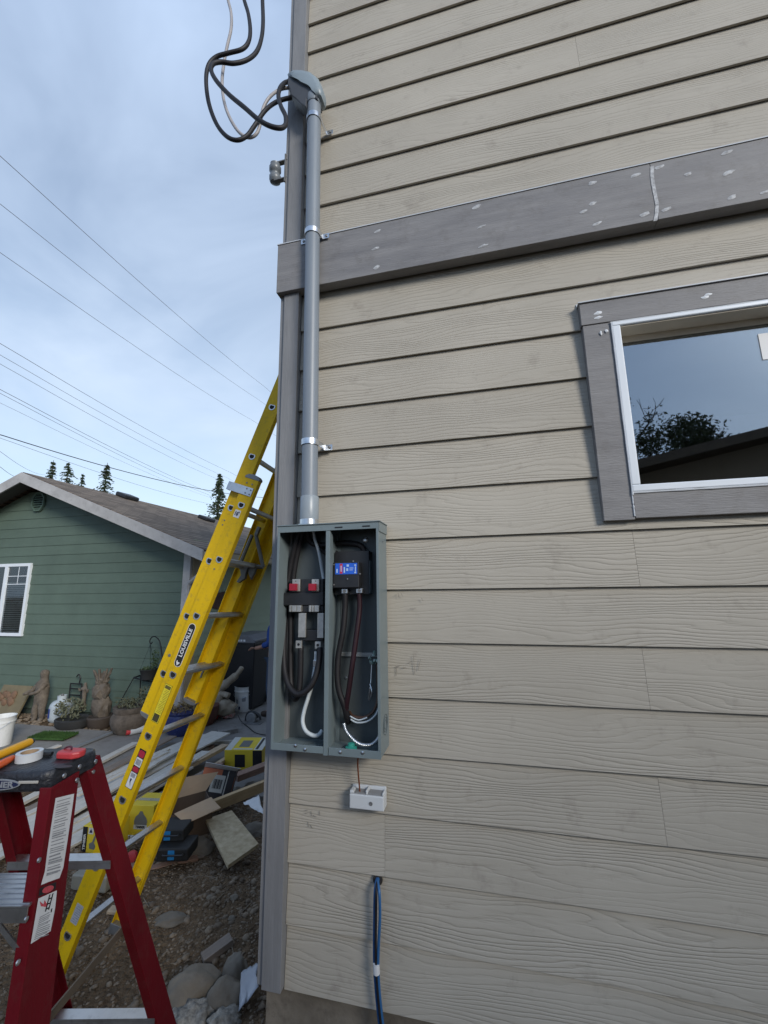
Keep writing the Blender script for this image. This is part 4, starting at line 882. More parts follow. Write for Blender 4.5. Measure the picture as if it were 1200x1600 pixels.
# spreader between rail and rear rail
def sp_(px, py): 
    r = ray(px, py); o = RI @ CAM; d = RI.to_3x3() @ r; t = (FL*(ZC-o.z)-.03-o.x)/(d.x+FL*d.z); return o+d*t
p, q = sp_(214, 1424), sp_(64, 1604); mid = (p+q)/2
mb = MB(); d_ = (q-p).normalized(); up_ = Vector((1, 0, .05)).cross(d_).normalized()
for a, b in ((p, mid), (mid, q+d_*.02)):
    mb.add([a+up_*.010, b+up_*.010, b-up_*.010, a-up_*.010]+[v_+Vector((.004, 0, 0)) for v_ in (a+up_*.010, b+up_*.010, b-up_*.010, a-up_*.010)], [(0,1,2,3),(4,7,6,5),(0,4,5,1),(1,5,6,2),(2,6,7,3),(3,7,4,0)])
each('spreader', mb, mat('spreader_steel', (.14, .11, .08), .5, .4, var=.2), SL, local=True)
# stickers on the right front rail (on the flared plane)
def fp(px, py, off): 
    r = ray(px, py); o = RI @ CAM; d = RI.to_3x3() @ r; t = (FL*(ZC-o.z)+off-o.x)/(d.x+FL*d.z); return o+d*t
def fpoly(name, pts, off, m, par): mb = MB(); mb.add([fp(x, y, off) for x, y in pts], [tuple(range(len(pts)))]); return obj(name, mb, m, par, local=True)
s1 = fpoly('notice_sticker', [(87,1247),(116,1240),(113,1262),(106,1310),(99,1355),(93,1372),(76,1378),(64,1383),(70,1362),(74,1330),(80,1290)], .0008, WHITE, SL); PM[s1] = RM
rg = random.Random(4)
def fline(x0, x1, y, t, ang=-6.): return [(x0, y), (x1, y+ang), (x1, y+ang+t), (x0, y+t)]
mb = MB(); y = 1252
while y < 1370:
    f_ = (y-1247)/(1378-1247); xl, xr = 88-f_*19, 114-f_*18; L_ = xl+2; R__ = xr-2-rg.random()*5
    mb.add([fp(px, py, .0014) for px, py in fline(L_, R__, y, rg.choice((1.2, 1.6, 2.6)))], [(0, 1, 2, 3)]); y += rg.choice((3.2, 3.6, 5.5))
obj('print_lines', mb, GREYINK, s1, local=True)
s2 = fpoly('danger_sticker', [(62,1388),(88,1378),(87,1389),(60,1401)], .0008, INK, SL); PM[s2] = RM
fpoly('danger_mark', [(65+10+9*math.cos(q), 1389.5+5.2*math.sin(q)-3.2*math.cos(q)) for q in np.linspace(0, 2*PI, 21)[:-1]], .0014, mat('danger_red2', (.50, .07, .09), .5, var=.3, scale=300), s2)
s3 = fpoly('warning_sticker', [(60,1404),(89,1391),(86,1420),(79,1455),(48,1475),(54,1440)], .0008, WHITE, SL); PM[s3] = RM
fpoly('warning_figure', [(62,1408),(68,1413),(70,1406),(73,1412),(76,1407),(74,1414),(72,1417),(64,1416)], .0014, mat('danger_red2', (.5, .07, .09)), s3)
mb = MB()
for pts in (((77,1398),(79,1397),(72,1424),(70,1425)), ((82,1396),(84,1395),(77,1421),(75,1422)), ((76,1404),(82,1401),(82,1403),(76,1406)), ((74,1412),(80,1409),(80,1411),(74,1414)), ((71,1420),(77,1417),(77,1419),(71,1422)), ((80,1420),(82,1419),(81,1425),(79,1426))):
    mb.add([fp(x, y, .0014) for x, y in pts], [(0, 1, 2, 3)])
each('pictogram', mb, INK, s3, local=True)
mb = MB(); y = 1431
while y < 1466:
    f_ = (y-1431)/40; mb.add([fp(px, py, .0014) for px, py in fline(62-f_*10, 80-f_*3-rg.random()*4, y+2, 1.4, -8)], [(0, 1, 2, 3)]); y += 3.1
obj('print_lines', mb, GREYINK, s3, local=True)
# things lying on the cap
def roll():
    c = RM @ rp(45, 1187, Z=ZC+.001); t = thing('tape_roll', 'roll of white tape lying on the black cap of the red ladder', 'tape roll', c)
    mb = MB(); n = 30; vs = []
    for r, z in ((.0265, 0), (.0265, .018), (.0185, .018), (.0185, 0)): vs += [c+Vector((r*math.cos(2*PI*j/n), r*math.sin(2*PI*j/n), z)) for j in range(n)]
    mb.add(vs, [(L_*n+j, L_*n+(j+1) % n, ((L_+1) % 4)*n+(j+1) % n, ((L_+1) % 4)*n+j) for L_ in range(4) for j in range(n)]); obj('tape', mb, WHITEP, t, smooth=True)
    mb = MB(); vs = []
    for r, z in ((.0183, .0005), (.0183, .0175), (.0165, .0175), (.0165, .0005)): vs += [c+Vector((r*math.cos(2*PI*j/n), r*math.sin(2*PI*j/n), z)) for j in range(n)]
    mb.add(vs, [(L_*n+j, L_*n+(j+1) % n, ((L_+1) % 4)*n+(j+1) % n, ((L_+1) % 4)*n+j) for L_ in range(4) for j in range(n)]); obj('core', mb, CARD, t, smooth=True)
roll()
c = RM @ rp(111, 1182, Z=ZC+.001)
t = thing('tape_measure', 'small red plastic case on the back corner of the black ladder cap', 'tool case', c, rotz=.1)
mb = MB(); o = [(-.030, -.010), (-.022, -.020), (.018, -.020), (.031, -.010), (.032, .006), (.024, .018), (-.020, .018), (-.030, .008)]
mb.prism(o, lambda x, y, d: Vector((x, y, d)), 0, .015); obj('case', mb, REDP, t, local=True, bevel=.004)
mb = MB(); mb.tube(smoothpath([(-.022, 0, .016), (-.015, .004, .020), (-.004, .002, .021), (.002, -.003, .017)]), .0022, 6); obj('cord', mb, mat('dark_red_cord', (.08, .01, .02), .5), t, local=True)
# yellow tube, orange tool
p, q = RM @ rp(50, 1158, Z=ZC+.02), RM @ rp(-60, 1205, Z=ZC+.014); q = RM @ Vector((-WD+.01, .03, ZC+.011)) if False else q
t = thing('marking_tube', 'yellow round tube lying across the ladder cap, its black end outward', 'tube', p)
mb = MB(); d = (q-p).normalized(); mb.tube([p+d*.004, p+d*.008, q], [.0085, .0100, .0100], 18); obj('tube_body', mb, mat('amber_plastic', (.72, .36, .015), .35, var=.05), t, smooth=True)
mb = MB(); mb.tube([p-d*.003, p+d*.004], [.006, .0085], 12); obj('tube_tip', mb, BLACKP, t, smooth=True)
p, q = RM @ rp(22, 1183, Z=ZC+.009), RM @ rp(-50, 1222, Z=ZC+.008); d = (q-p).normalized()
t = thing('orange_handled_tool', 'small tool with an orange red handle lying beside the tape roll', 'tool', p)
mb = MB(); mb.tube([p, p+d*.006, p+d*.03, q], [.004, .007, .0085, .009], 12); obj('handle', mb, mat('orange_plastic', (.62, .10, .02), .4), t, smooth=True)
mb = MB(); e = RM @ rp(47, 1168, Z=ZC+.012); mb.tube([p+d*.002, p-d*.014], [.0035, .0028], 8); mb.tube([p-d*.012, e], [.0014, .0010], 6); obj('shaft', mb, DULLALU, t, smooth=True)
mb = MB(); c = RM @ rp(73, 1178, Z=ZC+.006); mb.tube([c-a_*0-b_*.013, c+b_*.013], .0055, 10)
props(obj('black_clip', mb, BLACKP, smooth=True), 'small black cylinder lying behind the tape roll on the ladder cap', 'clip')
# ------------------------------------------------------------------ green house
HYW = 4.6; HX1 = -4.81; AX = -8.62; HB = -.40
EAVE = aty(320, 858, 4.2); APX = aty(38, 738, 4.2); SLP = (APX.z-EAVE.z)/(EAVE.x-APX.x)
AX = APX.x; HX0 = 2*AX-HX1
def roofz(x): return APX.z-.10-abs(x-AX)*SLP
gh_ = thing('green_house', 'single storey house with green lap siding, white rake boards and brown shingle roof', 'house', (AX, HYW, -.5))
mb = MB(); k = 0
while True:
    za = HB+k*.178; zb = za+.178
    if za > APX.z-.2: break
    def clip(z): return min(HX1, AX+(APX.z-.14-z)/SLP)
    x1a, x1b = clip(za), clip(zb)
    if x1b <= AX: break
    x0a, x0b = 2*AX-x1a, 2*AX-x1b
    mb.add([(x0a, HYW-.010, za), (x1a, HYW-.010, za), (x1b, HYW, zb), (x0b, HYW, zb), (x0a, HYW+.01, za), (x1a, HYW+.01, za), (x1b, HYW+.01, zb), (x0b, HYW+.01, zb)], [(0,1,2,3),(0,4,5,1),(4,7,6,5)], random.uniform(1, 40))
    k += 1
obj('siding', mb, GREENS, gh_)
GREENS_LIT = siding_mat('sunlit_green_siding_paint', (.33, .39, .28), (.37, .44, .31), amp=6, dist=.0006, grime=.15)  # green siding lightened so its colour carries the sunlight on this side
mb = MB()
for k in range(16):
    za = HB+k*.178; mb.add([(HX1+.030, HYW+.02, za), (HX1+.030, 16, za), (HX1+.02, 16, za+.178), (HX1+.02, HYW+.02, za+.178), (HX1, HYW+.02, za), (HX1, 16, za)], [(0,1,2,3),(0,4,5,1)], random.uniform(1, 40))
obj('side_wall', mb, GREENS_LIT, gh_)
mb = MB(); mb.box((HX0, HYW+.012, -.7), (HX1, 16, HB-.002)); mb.box((HX0, HYW+.012, HB), (HX1-.001, 15.9, 2.1)); obj('foundation', mb, mat('dark_green_foundation', (.045, .065, .055), .8, dirt=.3), gh_)
mb = MB(); y0, y1 = 4.18, 16.5
for sg in (1, -1):
    ex = EAVE.x if sg == 1 else 2*AX-EAVE.x
    mb.add([(AX, y0, APX.z), (ex, y0, EAVE.z), (ex, y1, EAVE.z), (AX, y1, APX.z), (AX, y0, APX.z-.03), (ex, y0, EAVE.z-.03), (ex, y1, EAVE.z-.03), (AX, y1, APX.z-.03)], [(0,1,2,3),(4,7,6,5),(0,4,5,1),(1,5,6,2),(2,6,7,3),(3,7,4,0)])
def shingle_mat():
    m = bpy.data.materials.new('brown_shingles'); m.use_nodes = True; t = m.node_tree; t.nodes.clear(); L = t.links.new
    o = N(t, 'ShaderNodeOutputMaterial'); p = N(t, 'ShaderNodeBsdfPrincipled'); L(p.outputs[0], o.inputs[0]); p.inputs['Roughness'].default_value = .95
    c = N(t, 'ShaderNodeTexCoord'); sp = N(t, 'ShaderNodeSeparateXYZ'); L(c.outputs['Object'], sp.inputs[0]); cb = N(t, 'ShaderNodeCombineXYZ'); L(sp.outputs[1], cb.inputs[0]); L(sp.outputs[2], cb.inputs[1])
    b = N(t, 'ShaderNodeTexBrick'); b.inputs['Scale'].default_value = 1; b.inputs['Brick Width'].default_value = .32; b.inputs['Row Height'].default_value = .055; b.inputs['Mortar Size'].default_value = .006
    b.inputs['Color1'].default_value = (.125, .095, .07, 1); b.inputs['Color2'].default_value = (.225, .176, .132, 1); b.inputs['Mortar'].default_value = (.04, .034, .03, 1); L(cb.outputs[0], b.inputs['Vector']); L(b.outputs[0], p.inputs['Base Color'])
    bp = N(t, 'ShaderNodeBump'); bp.inputs['Distance'].default_value = .01; bp.invert = True; L(b.outputs['Fac'], bp.inputs['Height']); L(bp.outputs[0], p.inputs['Normal']); return m
SHG = shingle_mat(); rf = obj('roof', mb, SHG, gh_)
mb = MB()
for sg in (1, -1):
    ex = EAVE.x if sg == 1 else 2*AX-EAVE.x
    vs = []
    for y in (4.15, 4.178):
        vs += [Vector((AX, y, APX.z-.012)), Vector((ex, y, EAVE.z-.012)), Vector((ex, y, EAVE.z-.19)), Vector((AX, y, APX.z-.20))]
    mb.add(vs, [(0,1,2,3),(4,7,6,5),(0,4,5,1),(1,5,6,2),(2,6,7,3),(3,7,4,0)])
each('rake_board', mb, FASCIA, gh_)
mb = MB()
for sg in (1, -1):
    ex = EAVE.x if sg == 1 else 2*AX-EAVE.x
    mb.add([(AX, 4.18, APX.z-.045), (ex, 4.18, EAVE.z-.045), (ex, HYW, EAVE.z-.045), (AX, HYW, APX.z-.045)], [(0,1,2,3)])
obj('soffit', mb, mat('soffit_paint', (.10, .10, .09), .8), gh_)
mb = MB(); mb.prism([(0, 0), (.11, .02), (.12, .11), (0, .11)], lambda u, v, d: Vector((EAVE.x+u-.01, d, EAVE.z-.15+v)), 4.18, 16.5); obj('gutter', mb, BEITRIM, gh_)
# ridge cap and roof vents
for px, py in ((198, 772), (322, 806)):
    r = ray(px, py+7); 
    # meet the right roof slope
    best = None; t = 5
    while t < 30:
        p = CAM+r*t
        if p.z < APX.z-(p.x-AX)*SLP and p.x > AX: best = p; break
        t += .01
    if best is None: best = aty(px, py, 9)
    mb = MB(); mb.box((-.16, -.2, 0), (.16, .2, .10), Matrix.Translation(best) @ Matrix.Rotation(math.atan(SLP), 4, 'Y')); obj('roof_vent', mb, BLACKP, gh_, bevel=.03)
# octagonal gable vent
gvc = aty(61, 784, HYW-.02); mb = MB()
oc = [(.17*math.cos(q), .21*math.sin(q)) for q in np.linspace(PI/8, 2*PI+PI/8, 9)[:-1]]; oi = [(a*.80, b*.80) for a, b in oc]
vs = [gvc+Vector((a, 0, b)) for a, b in oc]+[gvc+Vector((a*.97, -.03, b*.97)) for a, b in oc]+[gvc+Vector((a, -.03, b)) for a, b in oi]+[gvc+Vector((a, 0, b)) for a, b in oi]
mb.add(vs, [(L_*8+j, L_*8+(j+1) % 8, (L_+1)*8+(j+1) % 8, (L_+1)*8+j) for L_ in range(3) for j in range(8)]); gv = obj('gable_vent', mb, GREENT, gh_)
mb = MB()
for i in range(7):
    z = -.145+i*.045; hw = .13 if abs(z+.02) < .1 else .09; mb.add([gvc+Vector((-hw, -.024, z)), gvc+Vector((hw, -.024, z)), gvc+Vector((hw, -.004, z+.030)), gvc+Vector((-hw, -.004, z+.030))], [(0,1,2,3)])
each('louvre', mb, GREENT, gv)
mb = MB(); mb.add([gvc+Vector((a, -.002, b)) for a, b in oi], [tuple(range(8))]); obj('vent_opening', mb, DARK, gv)
# window with blinds
wb = aty(38, 994, HYW-.02); wt = aty(47, 880, HYW-.02); wx1 = (wb.x+wt.x)/2; wx0 = wx1-1.25; wz0, wz1 = wb.z, wt.z
mb = MB(); fr = .055
for a, b in (((wx0, HYW-.045, wz0), (wx1, HYW+.0, wz0+fr)), ((wx0, HYW-.045, wz1-fr), (wx1, HYW, wz1)), ((wx0, HYW-.045, wz0+fr), (wx0+fr, HYW, wz1-fr)), ((wx1-fr, HYW-.045, wz0+fr), (wx1, HYW, wz1-fr)), ((wx1-.62, HYW-.043, wz0+fr), (wx1-.55, HYW, wz1-fr))): mb.box(a, b)
gw = obj('window', mb, VINYL, gh_)
mb = MB(); mb.box((wx0+fr, HYW-.016, wz0+fr), (wx1-fr, HYW-.014, wz1-fr)); obj('pane', mb, GLASS2, gw)
mb = MB(); mb.box((wx0+fr, HYW-.0125, wz0+fr), (wx1-fr, HYW-.0115, wz1-fr)); obj('opening', mb, DARK, gw)
mb = MB(); z = wz0+fr+.01
while z < wz1-fr-.30: mb.box((wx1-.54, HYW-.0140, z), (wx1-fr-.01, HYW-.0128, z+.022)); z += .034
obj('blind', mb, mat('pale_blind', (.62, .62, .56), .7), gw)
mb = MB()
for x in (wx1-.30, ): mb.box((x-.006, HYW-.020, wz1-fr-.33), (x+.006, HYW-.017, wz1-fr))
for z in (wz1-fr-.18, wz1-fr-.33): mb.box((wx1-.55, HYW-.0205, z-.006), (wx1-fr, HYW-.0175, z+.006))
obj('muntin', mb, VINYL, gw)
# corner board, downspout, side window and door
mb = MB(); mb.box((HX1-.10, HYW-.035, HB), (HX1+.034, HYW+.015, roofz(HX1)-.06)); obj('corner_board', mb, FASCIA, gh_)
mb = MB(); mb.box((HX1+.002, HYW+.02, HB), (HX1+.045, HYW+.20, 2.15)); obj('corner_board', mb, BEITRIM, gh_)
mb = MB(); g0 = Vector((EAVE.x+.03, 4.35, EAVE.z-.16)); mb.tube([g0, g0+Vector((-.02, .0, -.1)), Vector((HX1+.07, 4.53, EAVE.z-.52)), Vector((HX1+.04, 4.54, EAVE.z-.62)), Vector((HX1+.02, 4.54, -.45))], .042, 8); obj('downspout', mb, FASCIA, gh_)
def swin(ya, yb, za, zb, name):
    mb = MB(); X = HX1+.03
    for a, b in (((X, ya, za), (X+.03, yb, za+.07)), ((X, ya, zb-.07), (X+.03, yb, zb)), ((X, ya, za+.07), (X+.03, ya+.09, zb-.07)), ((X, yb-.09, za+.07), (X+.03, yb, zb-.07))): mb.box(a, b)
    for i in range(1, 4): y = ya+(yb-ya)*i/4; mb.box((X+.012, y-.012, za+.07), (X+.022, y+.012, zb-.07))
    w_ = obj(name, mb, BEITRIM, gh_); mb = MB(); mb.box((X+.004, ya+.09, za+.07), (X+.006, yb-.09, zb-.07)); obj('pane', mb, GLASS2, w_)
    mb = MB(); z = za+.08
    while z < zb-.1: mb.box((X+.0005, ya+.1, z), (X+.002, yb-.1, z+.03)); z += .045
    obj('blind', mb, mat('pale_green_blind', (.35, .40, .30), .7), w_)
swin(7.6, 8.9, .55, 1.95, 'window')
swin(9.15, 10.2, -.35, 1.95, 'door')
swin(10.6, 12.6, .3, 1.95, 'window')
mb = MB(); c0 = atx(344, 938, HX1+.04); o = []
for j in range(15):
    q = 2*PI*j/15; k = 1+.35*noise.noise((j*.9, 4, 2)); o.append((c0.y+.34*k*math.cos(q), c0.z+.16*k*math.sin(q)))
mb.prism(o, lambda y, z, d: Vector((d, y, z)), HX1+.034, HX1+.05)
props(obj('wall_ornament', mb, mat('rusty_brown', (.11, .055, .04), .8, var=.3)), 'jagged rusty brown ornament hung on the green side wall', 'ornament')
# ------------------------------------------------------------------ planks and boards
def stick(name, label, cat, p, q, w_, h_, m, up=(0, 0, 1), group=None):
    p, q = Vector(p), Vector(q); d = (q-p); L_ = d.length; fx = frame(p, d, Vector(up).cross(d)); 
    mb = MB(); mb.box((0, -w_/2, 0), (L_, w_/2, h_)); mb.v = [v for v in mb.v]
    o = obj(name, mb, m, origin=False, bevel=min(.002, h_*.2)); o.matrix_world = fx; PM[o] = fx; return props(o, label, cat, group)
def gp(px, py, z): return atz(px, py, z)
BG = 'long boards piled between the ladders and the patio'
bl_ = [ # x0,y0,x1,y1,z,w,h,mat,label,cat
 (-60,1345,345,1146,-.30,.30,.02,PALEW,'widest pale board, topmost at the back of the long pile'),
 (-60,1395,300,1186,-.27,.19,.02,PALEW,'pale primed board in the middle of the pile behind the red ladder'),
 (-60,1305,212,1163,-.42,.10,.03,PALEW,'narrow pale board farthest back in the long pile'),
 (-60,1420,330,1208,-.33,.14,.035,OLDW,'weathered brown board on the near side of the long pile'),
 (-60,1450,250,1270,-.36,.14,.035,PINE,'tan board at the very front of the long pile'),
 (-60,1372,318,1172,-.36,.15,.04,OLDW,'grey brown board half covered by the pale ones'),
 (180,1262,352,1168,-.33,.10,.04,PINE,'tan board pointing at the yellow carton on the right'),
 (200,1290,372,1178,-.38,.09,.04,PINE,'second tan board pointing at the yellow carton, nearer the ladder'),
 (230,1235,330,1168,-.40,.09,.04,REDW,'reddish cedar board under the tan ones'),
 (90,1345,330,1222,-.40,.14,.03,REDW,'cedar plank lying behind the yellow cartons'),
 (-60,1362,290,1166,-.24,.10,.02,PALEW,'slim pale board lying on top of the middle of the pile'),
 (-60,1408,215,1262,-.27,.16,.02,PALEW,'pale board passing under the black ladder cap corner'),
 (-60,1322,270,1152,-.36,.12,.02,OLDW,'grey board second from the back of the long pile'),
 (60,1318,300,1190,-.27,.06,.03,PALEW,'narrow white board crossing the middle ones at a slight angle'),
 (250,1262,345,1196,-.30,.07,.03,REDW,'short reddish board beside the tipped carton'),
 (-60,1440,190,1305,-.31,.20,.02,PALEW,'broad pale board nearest the front rail of the red ladder'),
 (120,1245,262,1176,-.22,.05,.02,PALEW,'thin pale lath lying highest on the pile by the yellow ladder'),
 (236,1228,322,1176,-.30,.12,.02,PALEW,'short clean pale offcut between the yellow rails'),
 (285,1240,352,1188,-.33,.05,.03,PINE,'short tan batten just left of the tipped carton'),
 (205,1318,262,1282,-.22,.10,.015,OLDW,'grey plywood scrap leaning by the second yellow carton'),
 (100,1392,216,1352,-.27,.12,.015,REDW,'brown plank under the cloudy tub'),
 (-60,1318,322,1150,-.39,.24,.02,PALEW,'wide pale plank under the widest board, at the patio side'),
 (-60,1352,310,1163,-.33,.22,.02,PALEW,'wide pale plank just in front of the patio side plank'),
 (-60,1388,322,1180,-.34,.20,.02,PALEW,'wide pale plank in the belly of the pile'),
 (-60,1404,296,1200,-.31,.11,.02,PALEW,'pale plank passing behind the danger sticker of the yellow ladder'),
 (-60,1432,300,1222,-.35,.12,.03,OLDW,'dull grey plank behind the second yellow carton'),
 (-60,1376,240,1196,-.21,.07,.02,PALEW,'thin pale plank highest of the pile behind the red ladder'),
 (330,1162,452,1157,-.44,.05,.03,PALEW,'thin pale strip along the edge of the patio'),
]
for x0, y0, x1, y1, z, w_, h_, m, lb in bl_:
    stick('board', lb, 'board', gp(x0, y0, z), gp(x1, y1, z-.03), w_, h_, m, group=BG)
rb = random.Random(21)
for i in range(5):
    t = i*26+rb.uniform(-8, 8); z = -.34-.012*i
    stick('board', ['worn board showing only an edge beside the pale boards, at the back', 'brown edge of a board just under the widest pale board', 'slim board in the shadowed gap of the pile', 'short worn board near the foot of the pile', 'half buried board at the near edge of the pile'][i], 'board', gp(-60, 1330+t, z), gp(rb.uniform(180, 300), 1330+t-rb.uniform(120, 170), z), rb.uniform(.05, .10), .03, rb.choice((PALEW, OLDW, REDW)), group=BG)
stick('aluminium_strip', 'long grey metal strip lying on the patio behind the black ladder cap', 'metal strip', gp(190, 1140, -.45), gp(60, 1192, -.45), .06, .02, mat('grey_metal_strip', (.33, .35, .37), .45, .5))
stick('white_trim_piece', 'short white trim piece behind the tape roll, on the patio', 'trim piece', gp(93, 1166, -.44), gp(55, 1180, -.44), .08, .02, PALEW)
stick('timber', 'light yellow two by four lying over the cardboard on the dirt', 'timber', gp(318, 1274, -.24), gp(430, 1228, -.26), .045, .085, wood('yellow_pine', (.42, .29, .15), (.52, .38, .22)))
stick('timber', 'short brown wood block beside the upper yellow carton', 'timber', gp(368, 1220, -.36), gp(430, 1196, -.36), .10, .06, REDW)
stick('paver_block', 'pale grey concrete block lying flat on the patio', 'block', gp(340, 1149, -.462), gp(370, 1143, -.462), .13, .06, SLAB)
def chip(px, py, L_, ang, w_, h_, m, lb, cat='wood scrap', z=None):
    p = atg(px, py) if z is None else gp(px, py, z); d = Vector((math.cos(ang), math.sin(ang), 0))*L_/2
    z0 = p.z; a = p-d; b = p+d; a.z = gh(a.x, a.y)+.004; b.z = gh(b.x, b.y)+.006
    stick('wood_scrap', lb, cat, a, b, w_, h_, m)
chip(255, 1352, .45, .9, .05, .02, REDW, 'reddish split lath beside the right foot of the yellow ladder')
chip(300, 1345, .16, .8, .02, .012, OLDW, 'thin pale stick on the dirt below the tool cases')
chip(186, 1425, .12, .2, .05, .015, PINE, 'small wood offcut on the dirt between the two ladders')
chip(340, 1490, .14, .9, .06, .03, OLDW, 'broken wood chunk on the dirt above the speckled lump')
chip(218, 1165, .4, .5, .05, .02, OLDW, 'grey lath on the patio edge behind the yellow ladder')
# strand board sheet
pts = [atz(322, 1278, -.13), atz(360, 1262, -.13), atz(404, 1316, -.155), atz(356, 1352, -.165)]
P0_ = [gp(321, 1280, -.17), gp(362, 1266, -.17), gp(404, 1318, -.19), gp(356, 1352, -.20)]
mb = MB(); up = Vector((0, 0, -.022)); mb.add(P0_+[p+up for p in P0_], [(0,1,2,3),(4,7,6,5),(0,4,5,1),(1,5,6,2),(2,6,7,3),(3,7,4,0)])
props(obj('strand_board_sheet', mb, OSBM), 'tan strand board offcut lying tilted on the dirt', 'board')
# ------------------------------------------------------------------ cartons and cases
def carton(name, label, px, py, z, size, yaw, m, tilt=0., roll=0.):
    c = gp(px, py, z); mt = Matrix.Translation(c) @ Matrix.Rotation(yaw, 4, 'Z') @ Matrix.Rotation(tilt, 4, 'X') @ Matrix.Rotation(roll, 4, 'Y')
    t = thing(name, label, 'carton', mtx=mt); sx, sy, sz_ = size; mb = MB(); mb.box((-sx/2, 0, 0), (sx/2, sy, sz_)); obj('box_body', mb, m, t, local=True, bevel=.003); return t
def fr_(par, name, x0, z0, x1, z1, m, off=.001, y=0.):   # rectangle on the front face
    mb = MB(); mb.box((x0, y-off-.0006, z0), (x1, y-off, z1)); return obj(name, mb, m, par, local=True)
def tp_(par, name, x0, y0, x1, y1, z, m, off=.001):
    mb = MB(); mb.box((x0, y0, z+off), (x1, y1, z+off+.0006)); return obj(name, mb, m, par, local=True)
WLAB = mat('carton_white', (.50, .50, .46), .6, var=.06); GREYFIG = mat('carton_grey', (.14, .14, .13), .6)
cb = carton('yellow_carton', 'yellow carton with dark printing, left one behind the red ladder legs', 147, 1334, -.26, (.23, .18, .17), .04, YBOX)
fr_(cb, 'dark_side_band', -.113, .004, -.072, .166, INK); fr_(cb, 'drop_panel', -.064, .122, -.022, .163, WLAB)
mb = MB(); mb.prism([(-.055, .132), (-.031, .132), (-.033, .140), (-.043, .157), (-.053, .140)], lambda x, z, d: Vector((x, d, z)), -.0026, -.0018); obj('drop_mark', mb, NAVY, cb, local=True)
mt = Matrix((Vector((0, 0, 1)), Vector((-1, 0, 0)), Vector((0, -1, 0)))).transposed().to_4x4(); mt.translation = Vector((-.092, -.0022, .068)); obj('lettering', text_mb('TIMBER', .026, mt, bold=.0008, sx=1.2), WLAB, cb, local=True)
mb = MB(); mb.prism([(-.045, .03), (.0, .025), (.005, .05), (-.01, .07), (.008, .12), (-.005, .125), (-.025, .075), (-.05, .06)], lambda x, z, d: Vector((x, d, z)), -.0022, -.0016); obj('emblem', mb, GREYFIG, cb, local=True)
c2 = carton('yellow_carton', 'yellow carton with a dark emblem, between the rails of the yellow ladder', 218, 1306, -.25, (.20, .2, .21), .12, YBOX)
mb = MB(); mb.prism([(-.05, .075), (.05, .075), (.055, .10), (.045, .125), (.02, .15), (.01, .17), (-.01, .17), (-.02, .15), (-.045, .13), (-.055, .10)], lambda x, z, d: Vector((x, d, z)), -.0022, -.0016); obj('emblem', mb, GREYFIG, c2, local=True)
fr_(c2, 'emblem_banner', -.055, .045, .055, .075, WLAB, .0014)
mt = Matrix((Vector((1, 0, 0)), Vector((0, 0, 1)), Vector((0, -1, 0)))).transposed().to_4x4(); mt.translation = Vector((0, -.0028, .06)); obj('lettering', text_mb('TIMBER', .024, mt, bold=.0008), INK, c2, local=True)
tp_(c2, 'tape_strip', -.09, .07, .09, .11, .21, mat('clear_tape', (.40, .38, .28), .3))
tp_(cb, 'top_print', -.09, .03, .09, .10, .17, WLAB)
c3 = carton('yellow_carton', 'grey and yellow carton near the corner of the beige house', 380, 1203, -.44, (.44, .3, .22), .18, YBOX, tilt=.12)
fr_(c3, 'black_panel', .11, .0, .218, .215, INK); fr_(c3, 'emblem', -.10, .03, .02, .17, INK)
tp_(c3, 'pale_margin', -.22, .0, -.14, .3, .22, WLAB); tp_(c3, 'pale_margin', .12, .0, .22, .3, .22, WLAB); tp_(c3, 'emblem', -.08, .07, .04, .22, .22, GREYFIG, .0012); tp_(c3, 'pale_stripe', -.12, .01, .10, .035, .22, WLAB, .0016)
tp_(c3, 'black_stripe', .135, .02, .165, .28, .22, INK, .0018)
# black and orange carton, tipped
c4 = carton('black_orange_carton', 'open black and orange carton with a white barcode label, tipped on its side', 330, 1252, -.35, (.30, .22, .26), .45, BBOX, tilt=-.30, roll=.22)
OR_ = mat('orange_print', (.50, .14, .06), .5, var=.15)
fr_(c4, 'orange_panel', -.148, .17, .03, .256, OR_); fr_(c4, 'white_label', -.05, .07, .07, .21, WLAB, .0016)
mb = MB()
for i in range(9): x = -.03+i*.009; mb.box((x, -.0030, .10), (x+.004+.002*(i % 3), -.0024, .175))
obj('barcode', mb, INK, c4, local=True); fr_(c4, 'white_stripe', .082, .01, .092, .25, WLAB)
mb = MB(); mb.box((.151, .03, .02), (.1516, .07, .2)); obj('orange_mark', mb, OR_, c4, local=True)
mb = MB(); mb.add([(-.15, 0, .262), (.15, 0, .262), (.20, -.16, .30), (-.13, -.15, .31)], [(0,1,2,3)]); o = obj('flap', mb, WHITE, c4, local=True); sm = o.modifiers.new('s', 'SOLIDIFY'); sm.thickness = .003
# open brown cardboard box
c5 = gp(300, 1300, -.25); t5 = thing('cardboard_box', 'open brown cardboard box with its flap hanging out over the dirt', 'cardboard box', c5)
A4 = [gp(272, 1272, -.06), gp(330, 1246, -.03), gp(345, 1263, -.05), gp(290, 1288, -.10)]
mb = MB(); mb.add(A4, [(0,1,2,3)]); o = obj('flap', mb, CARD, t5); o.modifiers.new('s', 'SOLIDIFY').thickness = .004
B4 = [gp(268, 1245, -.02), gp(335, 1238, -.02), gp(330, 1246, -.03), gp(272, 1272, -.06)]
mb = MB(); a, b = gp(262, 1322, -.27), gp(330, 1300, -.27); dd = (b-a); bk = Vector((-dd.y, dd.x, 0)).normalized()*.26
for p, q in ((a, b), (b, b+bk), (b+bk, a+bk), (a+bk, a)): mb.add([p, q, q+Vector((0, 0, .2)), p+Vector((0, 0, .2))], [(0,1,2,3)])
